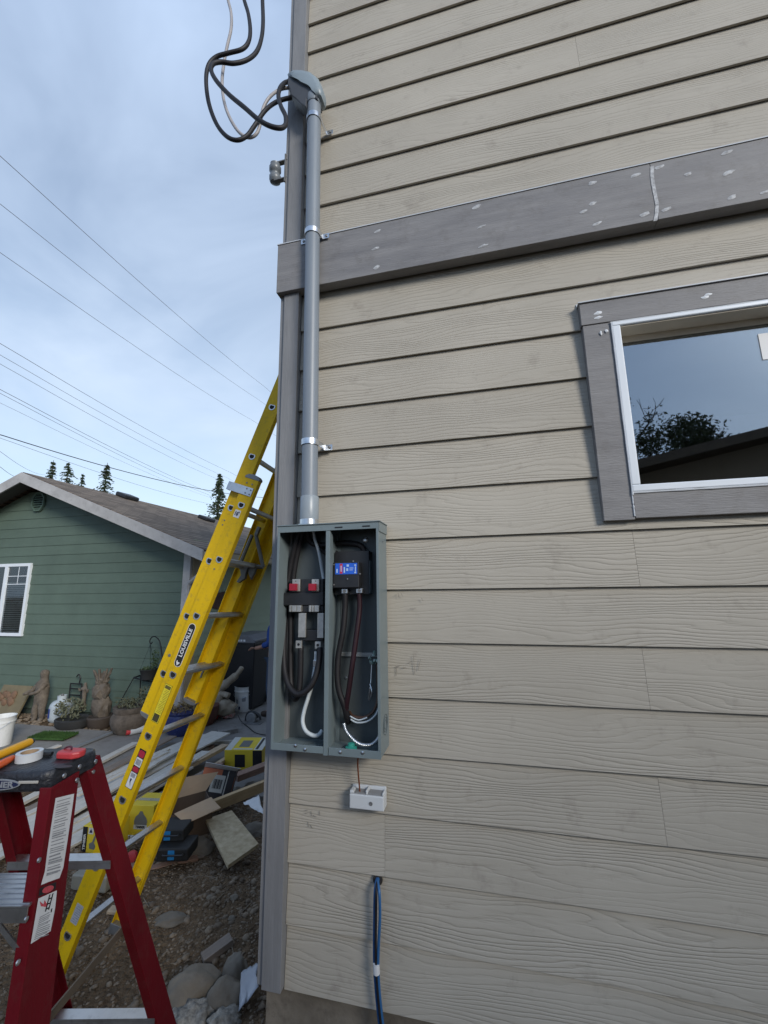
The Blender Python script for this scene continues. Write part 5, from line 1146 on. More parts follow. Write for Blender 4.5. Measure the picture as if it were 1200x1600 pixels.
mb.add([a, b, b+bk, a+bk], [(0,1,2,3)]); o = obj('box_body', mb, CARD_SHADE, t5); o.modifiers.new('s', 'SOLIDIFY').thickness = .004
mb = MB(); p, q = a+bk+Vector((0, 0, .2)), b+bk+Vector((0, 0, .2)); mb.add([p, q, q+Vector((.03, .12, .10)), p+Vector((0, .12, .12))], [(0,1,2,3)]); o = obj('flap', mb, CARD, t5); o.modifiers.new('s', 'SOLIDIFY').thickness = .004
# black tool cases
for (px, py, z, lb) in ((268, 1347, -.24, 'black tool case with a blue label, lower of the two'), (262, 1316, -.16, 'black tool case with a blue label, upper of the two')):
    c = gp(px, py, z); t = thing('tool_case', lb, 'tool case', c, rotz=.25, group='black tool cases stacked behind the ladder')
    mb = MB(); mb.box((-.11, 0, 0), (.11, .17, .08)); obj('case_body', mb, mat('case_black', (.012, .012, .012), .65, var=.2), t, local=True, bevel=.01)
    mb = MB(); mb.box((-.03, -.0015, .012), (.015, -.0005, .07)); obj('blue_label', mb, mat('cyan_label', (.02, .18, .42), .4), t, local=True)
    mb = MB(); mb.tube(smoothpath([(-.05, 0, .045), (-.05, -.02, .05), (.07, -.02, .05), (.07, 0, .045)]), .006, 6); obj('handle', mb, BLACKP, t, local=True)
c = atg(205, 1350); mb = MB(); mb.lathe([(.02, -.02), (.035, -.015), (.038, .0), (.035, .015), (.02, .02)], c+Vector((0, 0, .045)), 18, (.3, -1, .2)); props(obj('red_cap', mb, REDP, smooth=True), 'faded red round cap lying behind the left foot of the yellow ladder', 'cap')
c = atg(134, 1392); mb = MB(); mb.box((-.10, -.01, 0), (.14, .10, .085), Matrix.Translation(c) @ Matrix.Rotation(.1, 4, 'Z')); props(obj('plastic_tub', mb, mat('cloudy_plastic', (.27, .25, .20), .35, var=.1), bevel=.008), 'cloudy beige plastic tub on the dirt under the left yellow carton', 'tub')
# crumpled paper and plastic sheet
def crumple(name, label, cat, pts, m, seed):
    bm = bmesh.new(); n = 9; g = []
    for j in range(n):
        for i in range(n):
            u, v = i/(n-1), j/(n-1); p = (pts[0]*(1-u)+pts[1]*u)*(1-v)+(pts[3]*(1-u)+pts[2]*u)*v
            k = .016*noise.noise((u*3, v*3, seed))+.006*noise.noise((u*8, v*8, seed)); g.append(bm.verts.new(p+Vector((k*.5, k*.4, k+.02))))
    for j in range(n-1):
        for i in range(n-1): bm.faces.new((g[j*n+i], g[j*n+i+1], g[(j+1)*n+i+1], g[(j+1)*n+i]))
    mb = MB(); bm.verts.index_update(); mb.add([v.co for v in bm.verts], [tuple(v.index for v in f.verts) for f in bm.faces]); bm.free()
    o = obj(name, mb, m, smooth=True); o.modifiers.new('s', 'SOLIDIFY').thickness = .001; props(o, label, cat)
crumple('paper_scrap', 'crumpled white paper on the dirt beside the strand board', 'paper', [gp(380, 1258, -.2), gp(404, 1246, -.18), gp(412, 1276, -.22), gp(396, 1268, -.2)], WHITE, 2)
crumple('plastic_sheet', 'clear crinkled plastic sheet between the rocks and the corner board', 'plastic sheet', [gp(376, 1528, -.15), gp(400, 1512, -.12), gp(404, 1550, -.13), gp(372, 1590, -.18)], mat('milky_plastic', (.36, .38, .42), .25, var=.15), 5)
# ------------------------------------------------------------------ rocks
def rock(px, py, size, m, lb, sd, rz=0., jit=.22, lift=.25, fq=1.2):
    c = atg(px, py); c.z += size[2]*lift; mb = MB(); mb.ico(c, size, 4, jit, fq, sd, Matrix.Rotation(rz, 3, 'Z')); props(obj('rock', mb, m, smooth=True, angle=None), lb, 'rock')
rock(302, 1554, (.115, .08, .075), STONE, 'large smooth tan rock beside the corner of the beige house', 1, .5)
rock(352, 1566, (.085, .07, .06), STONE, 'smooth tan rock between the large rock and the plastic sheet', 2, .2)
rock(366, 1530, (.06, .07, .07), STONE2, 'grey rock leaning against the foundation corner', 3, .6)
rock(300, 1598, (.11, .075, .05), SPECK, 'dark speckled concrete lump in front of the tan rocks', 4, .3, .35, fq=3)
rock(352, 1604, (.07, .05, .045), SPECK, 'smaller speckled lump beside the foundation', 5, .3, .35, fq=3)
rock(265, 1440, (.085, .05, .025), STONE2, 'flat mossy grey rock on the open dirt', 6, .5, .3)
rock(308, 1330, (.12, .08, .07), STONE2, 'dark boulder between the tool cases and the strand board', 7, .3)
rock(393, 1236, (.08, .07, .075), STONE2, 'upright greenish boulder beside the yellow two by four', 8)
rock(368, 1240, (.07, .05, .05), STONE2, 'low rounded boulder left of the upright one', 9)
rock(398, 1300, (.10, .09, .05), STONE2, 'flat brown stone right of the strand board', 10)
rock(366, 1404, (.026, .02, .016), STONE, 'small pale pebble stone in the middle of the dirt slope', 11)
rock(328, 1404, (.022, .018, .014), STONE, 'small pale stone left of the brighter one on the slope', 12)
rock(362, 1436, (.02, .016, .012), STONE, 'small white stone near the corner board', 13)
rock(200, 1395, (.03, .025, .02), STONE, 'small stone between the red ladder and the yellow foot', 14)
# ------------------------------------------------------------------ things along the green house
def lumpy(mb, c, r, sx=1, sy=1, sz_=1, jit=.15, sd=0, sub=3): mb.ico(c, (r*sx, r*sy, r*sz_), sub, jit, 2.2, sd)
def figure(name, label, base, h, pose, cat='statue'):
    # one continuous carved figure grown with a skin modifier
    vs = []; es = []; rs = []
    def add(p, r, par=None):
        vs.append(Vector(base)+Vector(p)*h); rs.append(r*h); 
        if par is not None: es.append((par, len(vs)-1))
        return len(vs)-1
    pose(add)
    me = bpy.data.meshes.new(name); me.from_pydata([tuple(v-Vector(base)) for v in vs], es, []); o = bpy.data.objects.new(name, me); link(o); o.location = base
    sk = o.modifiers.new('skin', 'SKIN'); sk.use_smooth_shade = True
    for i, r in enumerate(rs): me.skin_vertices[0].data[i].radius = (r, r)
    me.skin_vertices[0].data[0].use_root = True
    o.modifiers.new('sub', 'SUBSURF').render_levels = 1
    tx = bpy.data.textures.new(name, 'CLOUDS'); tx.noise_scale = .03; d = o.modifiers.new('d', 'DISPLACE'); d.texture = tx; d.strength = .018; d.texture_coords = 'LOCAL'
    me.materials.append(STATUE); props(o, label, cat); PM[o] = Matrix.Translation(Vector(base)); return o
def cherub(add):
    p = add((0, 0, .42), .10); s = add((.0, 0, .58), .105, p); c = add((.01, 0, .70), .095, s); n = add((.02, 0, .77), .05, c); hd = add((.02, -.01, .86), .088, n); add((.03, 0, .94), .06, hd)
    for sx, lean in ((-.07, -.02), (.06, .01)):
        a = add((sx*.8, 0, .34), .075, p); k = add((sx+lean, -.02, .19), .06, a); f = add((sx+lean, 0, .05), .045, k); add((sx+lean, -.07, .02), .035, f)
    a = add((-.08, -.02, .68), .045, c); e = add((-.15, -.06, .56), .037, a); w_ = add((-.27, -.10, .50), .032, e); add((-.31, -.11, .50), .028, w_)
    a = add((.09, -.02, .68), .045, c); e = add((.03, -.09, .55), .037, a); add((-.16, -.12, .50), .03, e)
def thin(add):
    p = add((0, 0, .35), .07); s = add((0, 0, .55), .075, p); c = add((0, 0, .72), .07, s); n = add((0, 0, .8), .035, c); add((0, 0, .90), .07, n)
    a = add((0, 0, .15), .085, p); add((0, 0, .02), .10, a)
    a = add((-.09, -.03, .70), .035, c); e = add((-.17, -.04, .60), .03, a); add((-.20, -.05, .72), .026, e)
    a = add((.09, -.03, .70), .035, c); e = add((.17, -.04, .58), .03, a); add((.20, -.05, .70), .026, e)
def gb_(px, py): p = aty(px, py, 4.3); return p
def gby(px, py, z=-.47): return gp(px, py, z)
HG = aty(58, 1141, 4.28); figure('cherub_statue', 'tallest weathered statue of a standing child with arms reaching left, by the green wall', (HG.x, 4.28, -.5), .88*1.0, cherub)
c = aty(127, 1128, 4.42); figure('small_statue', 'thin small statue behind the dark planter beside the gas bottle', (c.x, 4.42, -.32), .48, thin)
c = aty(155, 1140, 4.25); t = thing('planter_statue', 'squat statue holding a spray of stems, standing in a dark pot', 'statue', (c.x, 4.25, -.5))
mb = MB(); mb.lathe([(.14, 0), (.17, .05), (.19, .16), (.17, .18), (.14, .17)], (c.x, 4.25, -.5), 18); obj('pot', mb, mat('brown_pot', (.06, .045, .035), .7), t, smooth=True)
mb = MB(); lumpy(mb, (c.x, 4.25, -.18), .15, 1, .8, 1.3, .25, 3); lumpy(mb, (c.x, 4.22, .05), .13, 1.05, .8, 1.1, .3, 4); lumpy(mb, (c.x-.01, 4.22, .22), .09, 1.3, .8, 1.1, .4, 5)
for i in range(9):
    a = i*2.4; mb.tube([Vector((c.x, 4.22, .05)), Vector((c.x+.09*math.cos(a), 4.2+.04*math.sin(a), .24)), Vector((c.x+.16*math.cos(a), 4.2+.08*math.sin(a), .33+.03*(i % 3)))], [.03, .022, .016], 6)
obj('carved_body', mb, STATUE, t, smooth=True)
def leaves(mb, c, R, n, size, rnd, zs_=1., tri=False):
    for i in range(n):
        while True:
            p = Vector((rnd.uniform(-1, 1), rnd.uniform(-1, 1), rnd.uniform(-1, 1)))
            if p.length < 1: break
        p = Vector((p.x*R[0], p.y*R[1], p.z*R[2]))+Vector(c); a = Vector((rnd.gauss(0, 1), rnd.gauss(0, 1), rnd.gauss(0, 1))).normalized(); b = a.orthogonal().normalized(); s = size*rnd.uniform(.6, 1.4)
        mb.add([p-a*s, p+b*s*.35, p+a*s, p-b*s*.35], [(0, 1, 2, 3)])
rl_ = random.Random(8)
c = aty(112, 1143, 4.1); t = thing('potted_plant', 'low dark planter with a sparse leafy plant in front of the gas bottle', 'plant', (c.x, 4.1, -.48))
mb = MB(); mb.lathe([(.16, 0), (.20, .05), (.21, .14), (.19, .15), (.17, .12)], (c.x, 4.1, -.48), 18, ex=1.3); obj('pot', mb, POTM, t, smooth=True)
mb = MB(); leaves(mb, (c.x-.05, 4.08, -.20), (.26, .16, .17), 340, .03, rl_); obj('foliage', mb, mat('olive_leaf', (.05, .06, .03), .7, col2=(.13, .13, .08), scale=9), t)
# gas bottle
c = aty(91, 1143, 4.3); t = thing('gas_bottle', 'white propane bottle with a blue label by the green wall', 'gas bottle', (c.x, 4.3, -.48)); z0 = -.46
mb = MB(); mb.lathe([(.10, -.02), (.13, 0), (.155, .03), (.16, .06), (.16, .22), (.15, .26), (.12, .30), (.06, .325), (.03, .33)], (c.x, 4.3, z0), 28); obj('tank', mb, mat('gas_bottle_paint', (.42, .47, .50), .4, var=.06, dirt=.2), t, smooth=True)
mb = MB(); n = 20
for r0, r1 in ((.062, .066),):
    vs = []
    for r, z in ((r0, .31), (r0, .385), (r1, .385), (r1, .31)): vs += [Vector((c.x+r*math.cos(2*PI*j/n), 4.3+r*math.sin(2*PI*j/n), z0+z)) for j in range(n)]
    mb.add(vs, [(L_*n+j, L_*n+(j+1) % n, ((L_+1) % 4)*n+(j+1) % n, ((L_+1) % 4)*n+j) for L_ in range(4) for j in range(n)])
obj('collar', mb, mat('gas_bottle_paint', (.42, .47, .50)), t, smooth=True)
mb = MB(); mb.lathe([(.02, .33), (.02, .40), (.01, .41)], (c.x, 4.3, z0), 10); obj('valve', mb, DULLALU, t)
mb = MB(); vs = []
for j in range(7):
    q = PI*1.5-.95+j*.13; 
    for z in (.07, .21): vs.append(Vector((c.x+.1615*math.cos(q), 4.3+.1615*math.sin(q), z0+z)))
mb.add(vs, [(2*j, 2*j+2, 2*j+3, 2*j+1) for j in range(6)]); obj('blue_label', mb, mat('label_blue', (.02, .06, .30), .4), t)
# small black rack behind the statue
c = aty(112, 1118, 4.5); mb = MB()
for z in (-.12, -.02, .06): mb.tube([(c.x-.10, 4.5, z), (c.x+.14, 4.5, z)], .012, 6)
mb.tube([(c.x-.10, 4.5, -.45), (c.x-.10, 4.5, .06)], .01, 6); mb.tube([(c.x+.14, 4.5, -.45), (c.x+.14, 4.5, .06)], .01, 6)
mb.tube(smoothpath([(c.x+.08, 4.5, .06), (c.x+.09, 4.5, .16), (c.x+.05, 4.5, .21), (c.x+.01, 4.5, .17)]), .01, 6)
props(obj('metal_rack', mb, IRON), 'black metal rack with a hooked top behind the gas bottle', 'rack')
# grass mat
mb = MB(); c = gp(78, 1152, -.44); r9 = random.Random(2); m4 = Matrix.Translation(c) @ Matrix.Rotation(.12, 4, 'Z')
mb.box((-.26, -.10, 0), (.30, .16, .02), m4)
for i in range(2600):
    p = m4 @ Vector((r9.uniform(-.26, .30), r9.uniform(-.10, .16), .02)); mb.add([p, p+Vector((.006, 0, 0)), p+Vector((r9.uniform(-.01, .012), r9.uniform(-.01, .01), r9.uniform(.015, .03)))], [(0, 1, 2)])
props(obj('grass_mat', mb, mat('artificial_turf', (.02, .06, .008), .7, col2=(.05, .11, .02), scale=12)), 'small rectangle of bright artificial grass on the patio', 'grass mat')
# leaning plaque
c = aty(18, 1130, 4.35); mb = MB(); mm_ = Matrix.Translation((c.x, 4.22, -.50)) @ Matrix.Rotation(-.42, 4, 'X'); mb.box((-.42, 0, 0), (.22, .03, .55), mm_); t = obj('leaning_plaque', mb, mat('plaque_sandstone', (.16, .13, .075), .8, var=.15, dirt=.3)); props(t, 'sand coloured plaque with a carved relief leaning on the green wall', 'plaque')
mb = MB(); rk = random.Random(6)
for i in range(12): mb.ico(mm_ @ Vector((rk.uniform(-.38, .02), -.01, rk.uniform(.2, .45))), (.06, .025, .06), 2, .3, 2, i)
obj('relief', mb, mat('relief_brown', (.17, .10, .06), .85), t, smooth=True)
def bucket(name, label, px, py, z, r, h, Y=None, band=None, tilt=0):
    c = gp(px, py, z); t = thing(name, label, 'bucket', c)
    mb = MB(); mb.lathe([(r*.86, 0), (r*.88, .01), (r*.97, h*.78), (r*1.03, h*.79), (r*1.03, h*.84), (r, h*.85), (r*1.01, h*.97), (r*1.05, h), (r*.97, h), (r*.93, h*.9), (r*.80, .02), (.001, .02)], c, 28); obj('pail', mb, mat('white_pail', (.74, .75, .74), .4, var=.04, dirt=.2), t, smooth=True)
    mb = MB(); mb.tube(smoothpath([c+Vector((r*math.cos(q)*1.04, -r*math.sin(q)*1.06, h*.82-.10*math.sin(q))) for q in np.linspace(0, PI, 9)]), .003, 5); obj('bail', mb, ZINC, t)
    for (q0, q1, z0_, z1_, m) in band:
        mb = MB(); vs = []; 
        for j in range(6):
            q = q0+(q1-q0)*j/5
            for zz in (z0_, z1_): rr = r*(.88+.09*(zz/h)/.78)+.0015; vs.append(c+Vector((rr*math.cos(q), rr*math.sin(q), zz)))
        mb.add(vs, [(2*j, 2*j+2, 2*j+3, 2*j+1) for j in range(5)]); obj('printed_label', mb, m, t)
bucket('bucket', 'white plastic bucket on the patio in front of the black bin', 381, 1109, -.462, .165, .40, band=[(PI*1.5-.5, PI*1.5-.15, .10, .20, GREYINK), (PI*1.5+.3, PI*1.5+.7, .17, .25, GREYINK), (PI*1.5-.1, PI*1.5+.12, .04, .09, NAVY)])
bucket('bucket', 'white bucket with dark blue print at the left edge, by the plaque', -2, 1164, -.46, .15, .37, band=[(PI*1.5+.1, PI*1.5+.9, .05, .20, NAVY), (PI*1.5-.4, PI*1.5+.8, .23, .28, GREYINK)])
# stone planter, hook, hanging basket, stand
c = aty(203, 1143, 4.1); t = thing('stone_planter', 'big round stone planter with sprawling stems left of the ladder', 'planter', (c.x, 4.1, -.48))
mb = MB(); mb.lathe([(.16, 0), (.22, .04), (.27, .16), (.27, .24), (.23, .30), (.25, .33), (.25, .38), (.20, .38), (.19, .33)], (c.x, 4.1, -.48), 24); obj('pot', mb, mat('planter_stone', (.07, .055, .042), .9, col2=(.15, .12, .095), scale=12, bump=.006, bscale=30), t, smooth=True)
mb = MB()
for i in range(16):
    a = rl_.uniform(0, 6.3); L_ = rl_.uniform(.12, .34); p = Vector((c.x, 4.1, -.10)); mb.tube(smoothpath([p, p+Vector((L_*.5*math.cos(a), L_*.3*math.sin(a), .09)), p+Vector((L_*math.cos(a), L_*.5*math.sin(a), rl_.uniform(-.02, .12)))], 3), .007, 4)
leaves(mb, (c.x+.05, 4.08, -.05), (.30, .2, .07), 160, .028, rl_); leaves(mb, (c.x+.24, 4.08, .06), (.09, .08, .14), 110, .026, rl_); obj('foliage', mb, mat('olive_leaf', (.05, .06, .03)), t)
hb = aty(244, 1052, 4.3); hx_ = hb.x
mb = MB(); ph = lambda x, y: Vector((aty(x, y, 4.42).x, 4.42, aty(x, y, 4.42).z))
mb.tube(smoothpath([ph(262, 1140), ph(258, 1075), ph(254, 1030), ph(250, 1004), ph(243, 995), ph(237, 996), ph(234, 1002), ph(236, 1006), ph(238, 1003)]), .009, 6)
props(obj('shepherd_hook', mb, IRON, smooth=True, angle=None), 'black curved shepherd hook standing by the green wall', 'plant hook')
c = ph(231, 1062); t = thing('hanging_basket', 'black hanging basket on chains from the curved hook', 'hanging basket', c)
mb = MB(); mb.lathe([(.07, 0), (.09, .01), (.125, .15), (.135, .16), (.125, .165), (.10, .15)], c, 20); obj('pot', mb, POTM, t, smooth=True)
tp = ph(235, 1007); mb = MB()
for a in (0, 2.1, 4.2): mb.tube([c+Vector((.13*math.cos(a), .13*math.sin(a), .16)), tp], .0022, 4)
each('chain', mb, IRON, t)
mb = MB(); leaves(mb, c+Vector((.1, 0, .3)), (.07, .07, .17), 120, .022, rl_); leaves(mb, c+Vector((0, 0, .17)), (.11, .11, .03), 60, .02, rl_); obj('foliage', mb, LEAF, t)
mb = MB(); q = ph
a1, a2, a3 = q(209, 1059), q(226, 1064), q(238, 1066)
mb.tube([a1, a3], .012, 6); mb.tube([a1+Vector((0, .12, .01)), a3+Vector((0, .12, 0))], .012, 6); mb.tube([a1, a1+Vector((0, .12, .01))], .012, 6)
mb.tube([a1, q(193, 1100)+Vector((0, -.1, 0)), q(188, 1112)+Vector((0, -.15, 0))], .008, 6); mb.tube([a3, a3+Vector((.1, -.1, -.5))], .008, 6); mb.tube([a1+Vector((.02, .12, 0)), a1+Vector((.02, .15, -.6))], .008, 6)
props(obj('plant_stand', mb, IRON), 'spindly black metal plant stand behind the stone planter', 'plant stand')
c = aty(286, 1140, 4.2); t = thing('blue_pot', 'dark blue glazed pot with dry growth behind the yellow rail', 'planter', (c.x, 4.2, -.48))
mb = MB(); mb.lathe([(.17, 0), (.24, .08), (.27, .2), (.25, .30), (.27, .33), (.22, .33)], (c.x, 4.2, -.48), 24); obj('pot', mb, BLUEPOT, t, smooth=True)
mb = MB(); leaves(mb, (c.x, 4.2, -.12), (.26, .2, .06), 200, .03, rl_); obj('foliage', mb, DRYLEAF, t)
c = aty(318, 1125, 4.6); mb = MB(); mb.lathe([(.14, 0), (.20, .1), (.22, .28), (.19, .28)], (c.x, 4.6, -.47), 20); props(obj('clay_pot', mb, mat('terracotta', (.12, .05, .035), .8), smooth=True), 'reddish clay pot half hidden between the ladder rails', 'planter')
# driftwood
def dw(x, y, Y): return aty(x, y, Y)
t = thing('driftwood', 'pale curved driftwood branch rising behind the ladder beside the bucket', 'driftwood', dw(345, 1112, 4.9)); DW = mat('driftwood_pale', (.22, .18, .13), .8, col2=(.36, .31, .24), scale=5, stretch=(3, 3, 1), bump=.004, bscale=30)
mb = MB(); mb.tube(smoothpath([dw(x, y, 4.9) for x, y in ((336,1095),(342,1078),(356,1066),(370,1054),(379,1042))]), [.10]*6+[.075]*6+[.06]*6+[.04]*6+[.012], 9); mb.tube(smoothpath([dw(x, y, 4.85) for x, y in ((290,1098),(305,1091),(322,1086),(345,1084),(358,1087))]), .045, 8); mb.tube(smoothpath([dw(x, y, 4.85) for x, y in ((335,1110),(341,1095),(344,1083))]), .07, 8)
mb.ico(dw(343, 1103, 4.9), (.28, .16, .13), 3, .35, 2, 3); obj('wood', mb, DW, t, smooth=True, angle=None)
# white pipes with red caps
PW = mat('white_pipe', (.55, .57, .58), .4, var=.05)
for (x0, y0, x1, y1, lb) in ((203, 1143, 262, 1130, 'white plastic pipe with a red cap on the patio, left of the ladder rails'), (262, 1130, 335, 1120, 'white plastic pipe between the ladder rails, its far end by the driftwood')):
    p, q = gp(x0, y0, -.41), gp(x1, y1, -.41); d = (q-p).normalized(); t = thing('white_pipe', lb, 'pipe', p, group='white plastic pipes on the patio')
    mb = MB(); mb.tube([p, q], .05, 18); obj('pipe_body', mb, PW, t, smooth=True)
    e = p-d*.05 if x0 < 230 else q+d*.05; s_ = p if x0 < 230 else q
    mb = MB(); mb.tube([s_, e], .038, 14); obj('red_cap', mb, REDP, t, smooth=True)
mb = MB(); c = gp(344, 1118, -.42); 
for i in range(6): mb.ico(c+Vector((.06*i-.1, .02*(i % 2), .01*(i % 3))), (.05, .05, .045), 2, .4, 2, i)
props(obj('rag_bundle', mb, mat('patterned_rag', (.36, .33, .30), .8, col2=(.32, .05, .04), scale=28, detail=1), smooth=True), 'crumpled red and white rag at the end of the white pipe', 'rag')
# circular saw on the patio with its cord
c = gp(394, 1130, -.462); t = thing('circular_saw', 'black circular saw lying on the patio near the house corner', 'power saw', c)
mb = MB(); mb.box((-.16, -.06, .0), (.16, .06, .012), Matrix.Translation(c)); obj('base_plate', mb, DULLALU, t, bevel=.002)
mb = MB(); mb.lathe([(.075, -.02), (.085, -.01), (.085, .01), (.075, .02)], c+Vector((-.02, .0, .07)), 20, (0, 1, 0)); obj('blade_guard', mb, DULLALU, t, smooth=True)
mb = MB(); mb.lathe([(.03, 0), (.045, .02), (.045, .10), (.035, .12)], c+Vector((.0, .03, .08)), 14, (0, 1, 0)); obj('motor', mb, BLACKP, t, smooth=True)
mb = MB(); mb.tube(smoothpath([c+Vector(p) for p in ((-.13, .02, .03), (-.10, .02, .13), (.0, .02, .16), (.10, .02, .12), (.13, .02, .05))]), .016, 8); obj('handle', mb, BLACKP, t, smooth=True)
mb = MB(); mb.tube(smoothpath([gp(372, 1118, -.40), gp(377, 1127, -.45), gp(388, 1136, -.452), gp(402, 1146, -.452), gp(430, 1150, -.452)]), .006, 6); obj('cord', mb, BLACKP, t, smooth=True)
# black bin
c = aty(386, 1100, 5.6); t = thing('wheelie_bin', 'black wheeled bin with a grey lid standing by the green side wall', 'bin', (c.x, 5.6, -.46)); bz = aty(386, 1004, 5.3).z
def ring4(w0, d0, z): return [Vector((c.x+sx*w0, 5.6+sy*d0, z)) for sx, sy in ((-1,-1),(1,-1),(1,1),(-1,1))]
mb = MB(); mb.add(ring4(.24, .26, -.44)+ring4(.31, .36, bz), [(0,3,2,1),(4,5,6,7),(0,1,5,4),(1,2,6,5),(2,3,7,6),(3,0,4,7)]); obj('bin_body', mb, BLACKP, t, bevel=.02)
mb = MB(); mb.prism([(-.34, 0), (.34, 0), (.34, .05), (.2, .13), (-.2, .13), (-.34, .05)], lambda u, v, d: Vector((c.x+u, d, bz+v+.001)), 5.2, 5.98); ld = obj('lid', mb, mat('grey_lid', (.15, .15, .16), .5), t, bevel=.012)
mb = MB()
for i in range(6): mb.cbox((c.x-.14+i*.055, 5.198, bz+.045), (.04, .002, .035))
for i in range(3): mb.cbox((c.x-.08+i*.05, 5.198, bz+.085), (.04, .002, .025))
each('lid_print', mb, WHITE, ld)
mb = MB()
for s_ in (-1, 1): mb.lathe([(.02, -.02), (.10, -.018), (.10, .018), (.02, .02)], (c.x+s_*.27, 5.93, -.365), 16, (1, 0, 0))
each('wheel', mb, BLACKP, t)
c = aty(352, 1085, 5.9); mb = MB(); mb.add([Vector((c.x+sx*w_, 5.9+sy*w_, z)) for w_, z in ((.22, -.45), (.28, .45)) for sx, sy in ((-1,-1),(1,-1),(1,1),(-1,1))], [(0,3,2,1),(4,5,6,7),(0,1,5,4),(1,2,6,5),(2,3,7,6),(3,0,4,7)])
props(obj('black_crate', mb, BLACKP, bevel=.02), 'dark bin in the shade between the ladder rails, left of the wheeled bin', 'bin')
# ------------------------------------------------------------------ person behind the corner
pc = gp(428, 1116, -.462); bx, by, bz_ = pc.x, pc.y, -.462
SKIN = mat('skin_tone', (.36, .19, .13), .55, var=.06); SHIRT = mat('blue_shirt', (.02, .06, .24), .8, var=.2, scale=14, bump=.004, bscale=20); JEAN = mat('blue_jeans', (.045, .07, .12), .85, var=.2, scale=12, bump=.004, bscale=20); HAIR = mat('dark_hair', (.03, .02, .015), .7)
def skin_obj(name, pts, edges, m, parent=None, lab_=None, sub=2):
    me = bpy.data.meshes.new(name); base = Vector((bx, by, bz_))
    me.from_pydata([p[:3] for p in pts], edges, []); o = bpy.data.objects.new(name, me); link(o)
    if parent: o.parent = parent
    else: o.location = base; PM[o] = Matrix.Translation(base)
    k = o.modifiers.new('skin', 'SKIN'); k.use_smooth_shade = True
    for i, p in enumerate(pts): me.skin_vertices[0].data[i].radius = (p[3], p[4] if len(p) > 4 else p[3])
    me.skin_vertices[0].data[0].use_root = True
    o.modifiers.new('sub', 'SUBSURF').render_levels = sub
    me.materials.append(m); return o
# body faces left (-x), forearm held forward at the waist
bp_ = [(0,0,.95,.11),(0,0,1.15,.11),(0,0,1.36,.12),(-.01,0,1.48,.055),(-.03,0,1.60,.085),(-.03,0,1.70,.08),
  (0,-.19,1.42,.055),(.01,-.25,1.16,.042),(-.20,-.24,1.09,.033),(-.27,-.235,1.08,.028),
  (0,.19,1.42,.055),(.03,.25,1.16,.042),(-.16,.20,1.05,.033),(-.23,.19,1.04,.028),
  (0,-.10,.86,.085),(-.03,-.11,.48,.058),(.02,-.12,.09,.042),(-.14,-.13,.03,.035),
  (0,.10,.86,.085),(.0,.11,.48,.058),(.04,.12,.09,.042),(-.12,.13,.03,.035)]
be = [(0,1),(1,2),(2,3),(3,4),(4,5),(2,6),(6,7),(7,8),(8,9),(2,10),(10,11),(11,12),(12,13),(0,14),(14,15),(15,16),(16,17),(0,18),(18,19),(19,20),(20,21)]
pr = skin_obj('person', bp_, be, SKIN); props(pr, 'person in a blue shirt and jeans standing mostly behind the house corner', 'person')
for (hx0, hy0, hz0) in ((-.27, -.235, 1.08), (-.23, .19, 1.04)):
    for i, (dy, L_) in enumerate(((-.028, .065), (-.010, .075), (.010, .07), (.026, .055))):
        o = skin_obj('finger', [(hx0, hy0+dy*.5, hz0, .011), (hx0-.05, hy0+dy, hz0, .009), (hx0-.05-L_*.5, hy0+dy, hz0-.012, .008), (hx0-.05-L_*.75, hy0+dy, hz0-.04, .0065)], [(0,1),(1,2),(2,3)], SKIN, pr, sub=1)
    skin_obj('thumb', [(hx0+.01, hy0-.02, hz0+.01, .012), (hx0-.02, hy0-.045, hz0+.02, .010), (hx0-.055, hy0-.045, hz0+.01, .008)], [(0,1),(1,2)], SKIN, pr, sub=1)
skin_obj('shirt', [(0,0,.90,.15,.13),(0,0,1.15,.135,.12),(0,0,1.36,.14,.135),(0,0,1.46,.08),(0,-.19,1.42,.07),(.01,-.25,1.17,.058),(-.13,-.245,1.115,.05),(0,.19,1.42,.07),(.03,.25,1.17,.058),(-.10,.22,1.08,.05)], [(0,1),(1,2),(2,3),(2,4),(4,5),(5,6),(2,7),(7,8),(8,9)], SHIRT, pr)
skin_obj('jeans', [(0,0,.95,.135,.125),(0,-.10,.84,.10),(-.03,-.11,.48,.078),(.02,-.12,.10,.065),(0,.10,.84,.10),(.0,.11,.48,.078),(.04,.12,.10,.065)], [(0,1),(1,2),(2,3),(0,4),(4,5),(5,6)], JEAN, pr)
for y in (-.125, .125): skin_obj('boot', [(.03, y, .07, .055), (-.06, y, .045, .05), (-.17, y, .035, .042)], [(0,1),(1,2)], mat('brown_boot', (.06, .04, .03), .7), pr)
skin_obj('hair', [(.0, 0, 1.72, .09), (.04, 0, 1.64, .075)], [(0,1)], HAIR, pr)
skin_obj('nose', [(-.10, 0, 1.63, .014), (-.118, 0, 1.605, .015)], [(0,1)], SKIN, pr, sub=1)
for y in (-.03, .03): skin_obj('eye', [(-.098, y, 1.645, .009), (-.102, y, 1.645, .009)], [(0,1)], INK, pr, sub=1)
for y in (-.088, .088): skin_obj('ear', [(-.02, y, 1.60, .014), (-.01, y, 1.63, .018)], [(0,1)], SKIN, pr, sub=1)
skin_obj('mouth', [(-.108, -.022, 1.572, .005), (-.112, .022, 1.572, .005)], [(0,1)], mat('lip', (.25, .08, .07), .5), pr, sub=1)
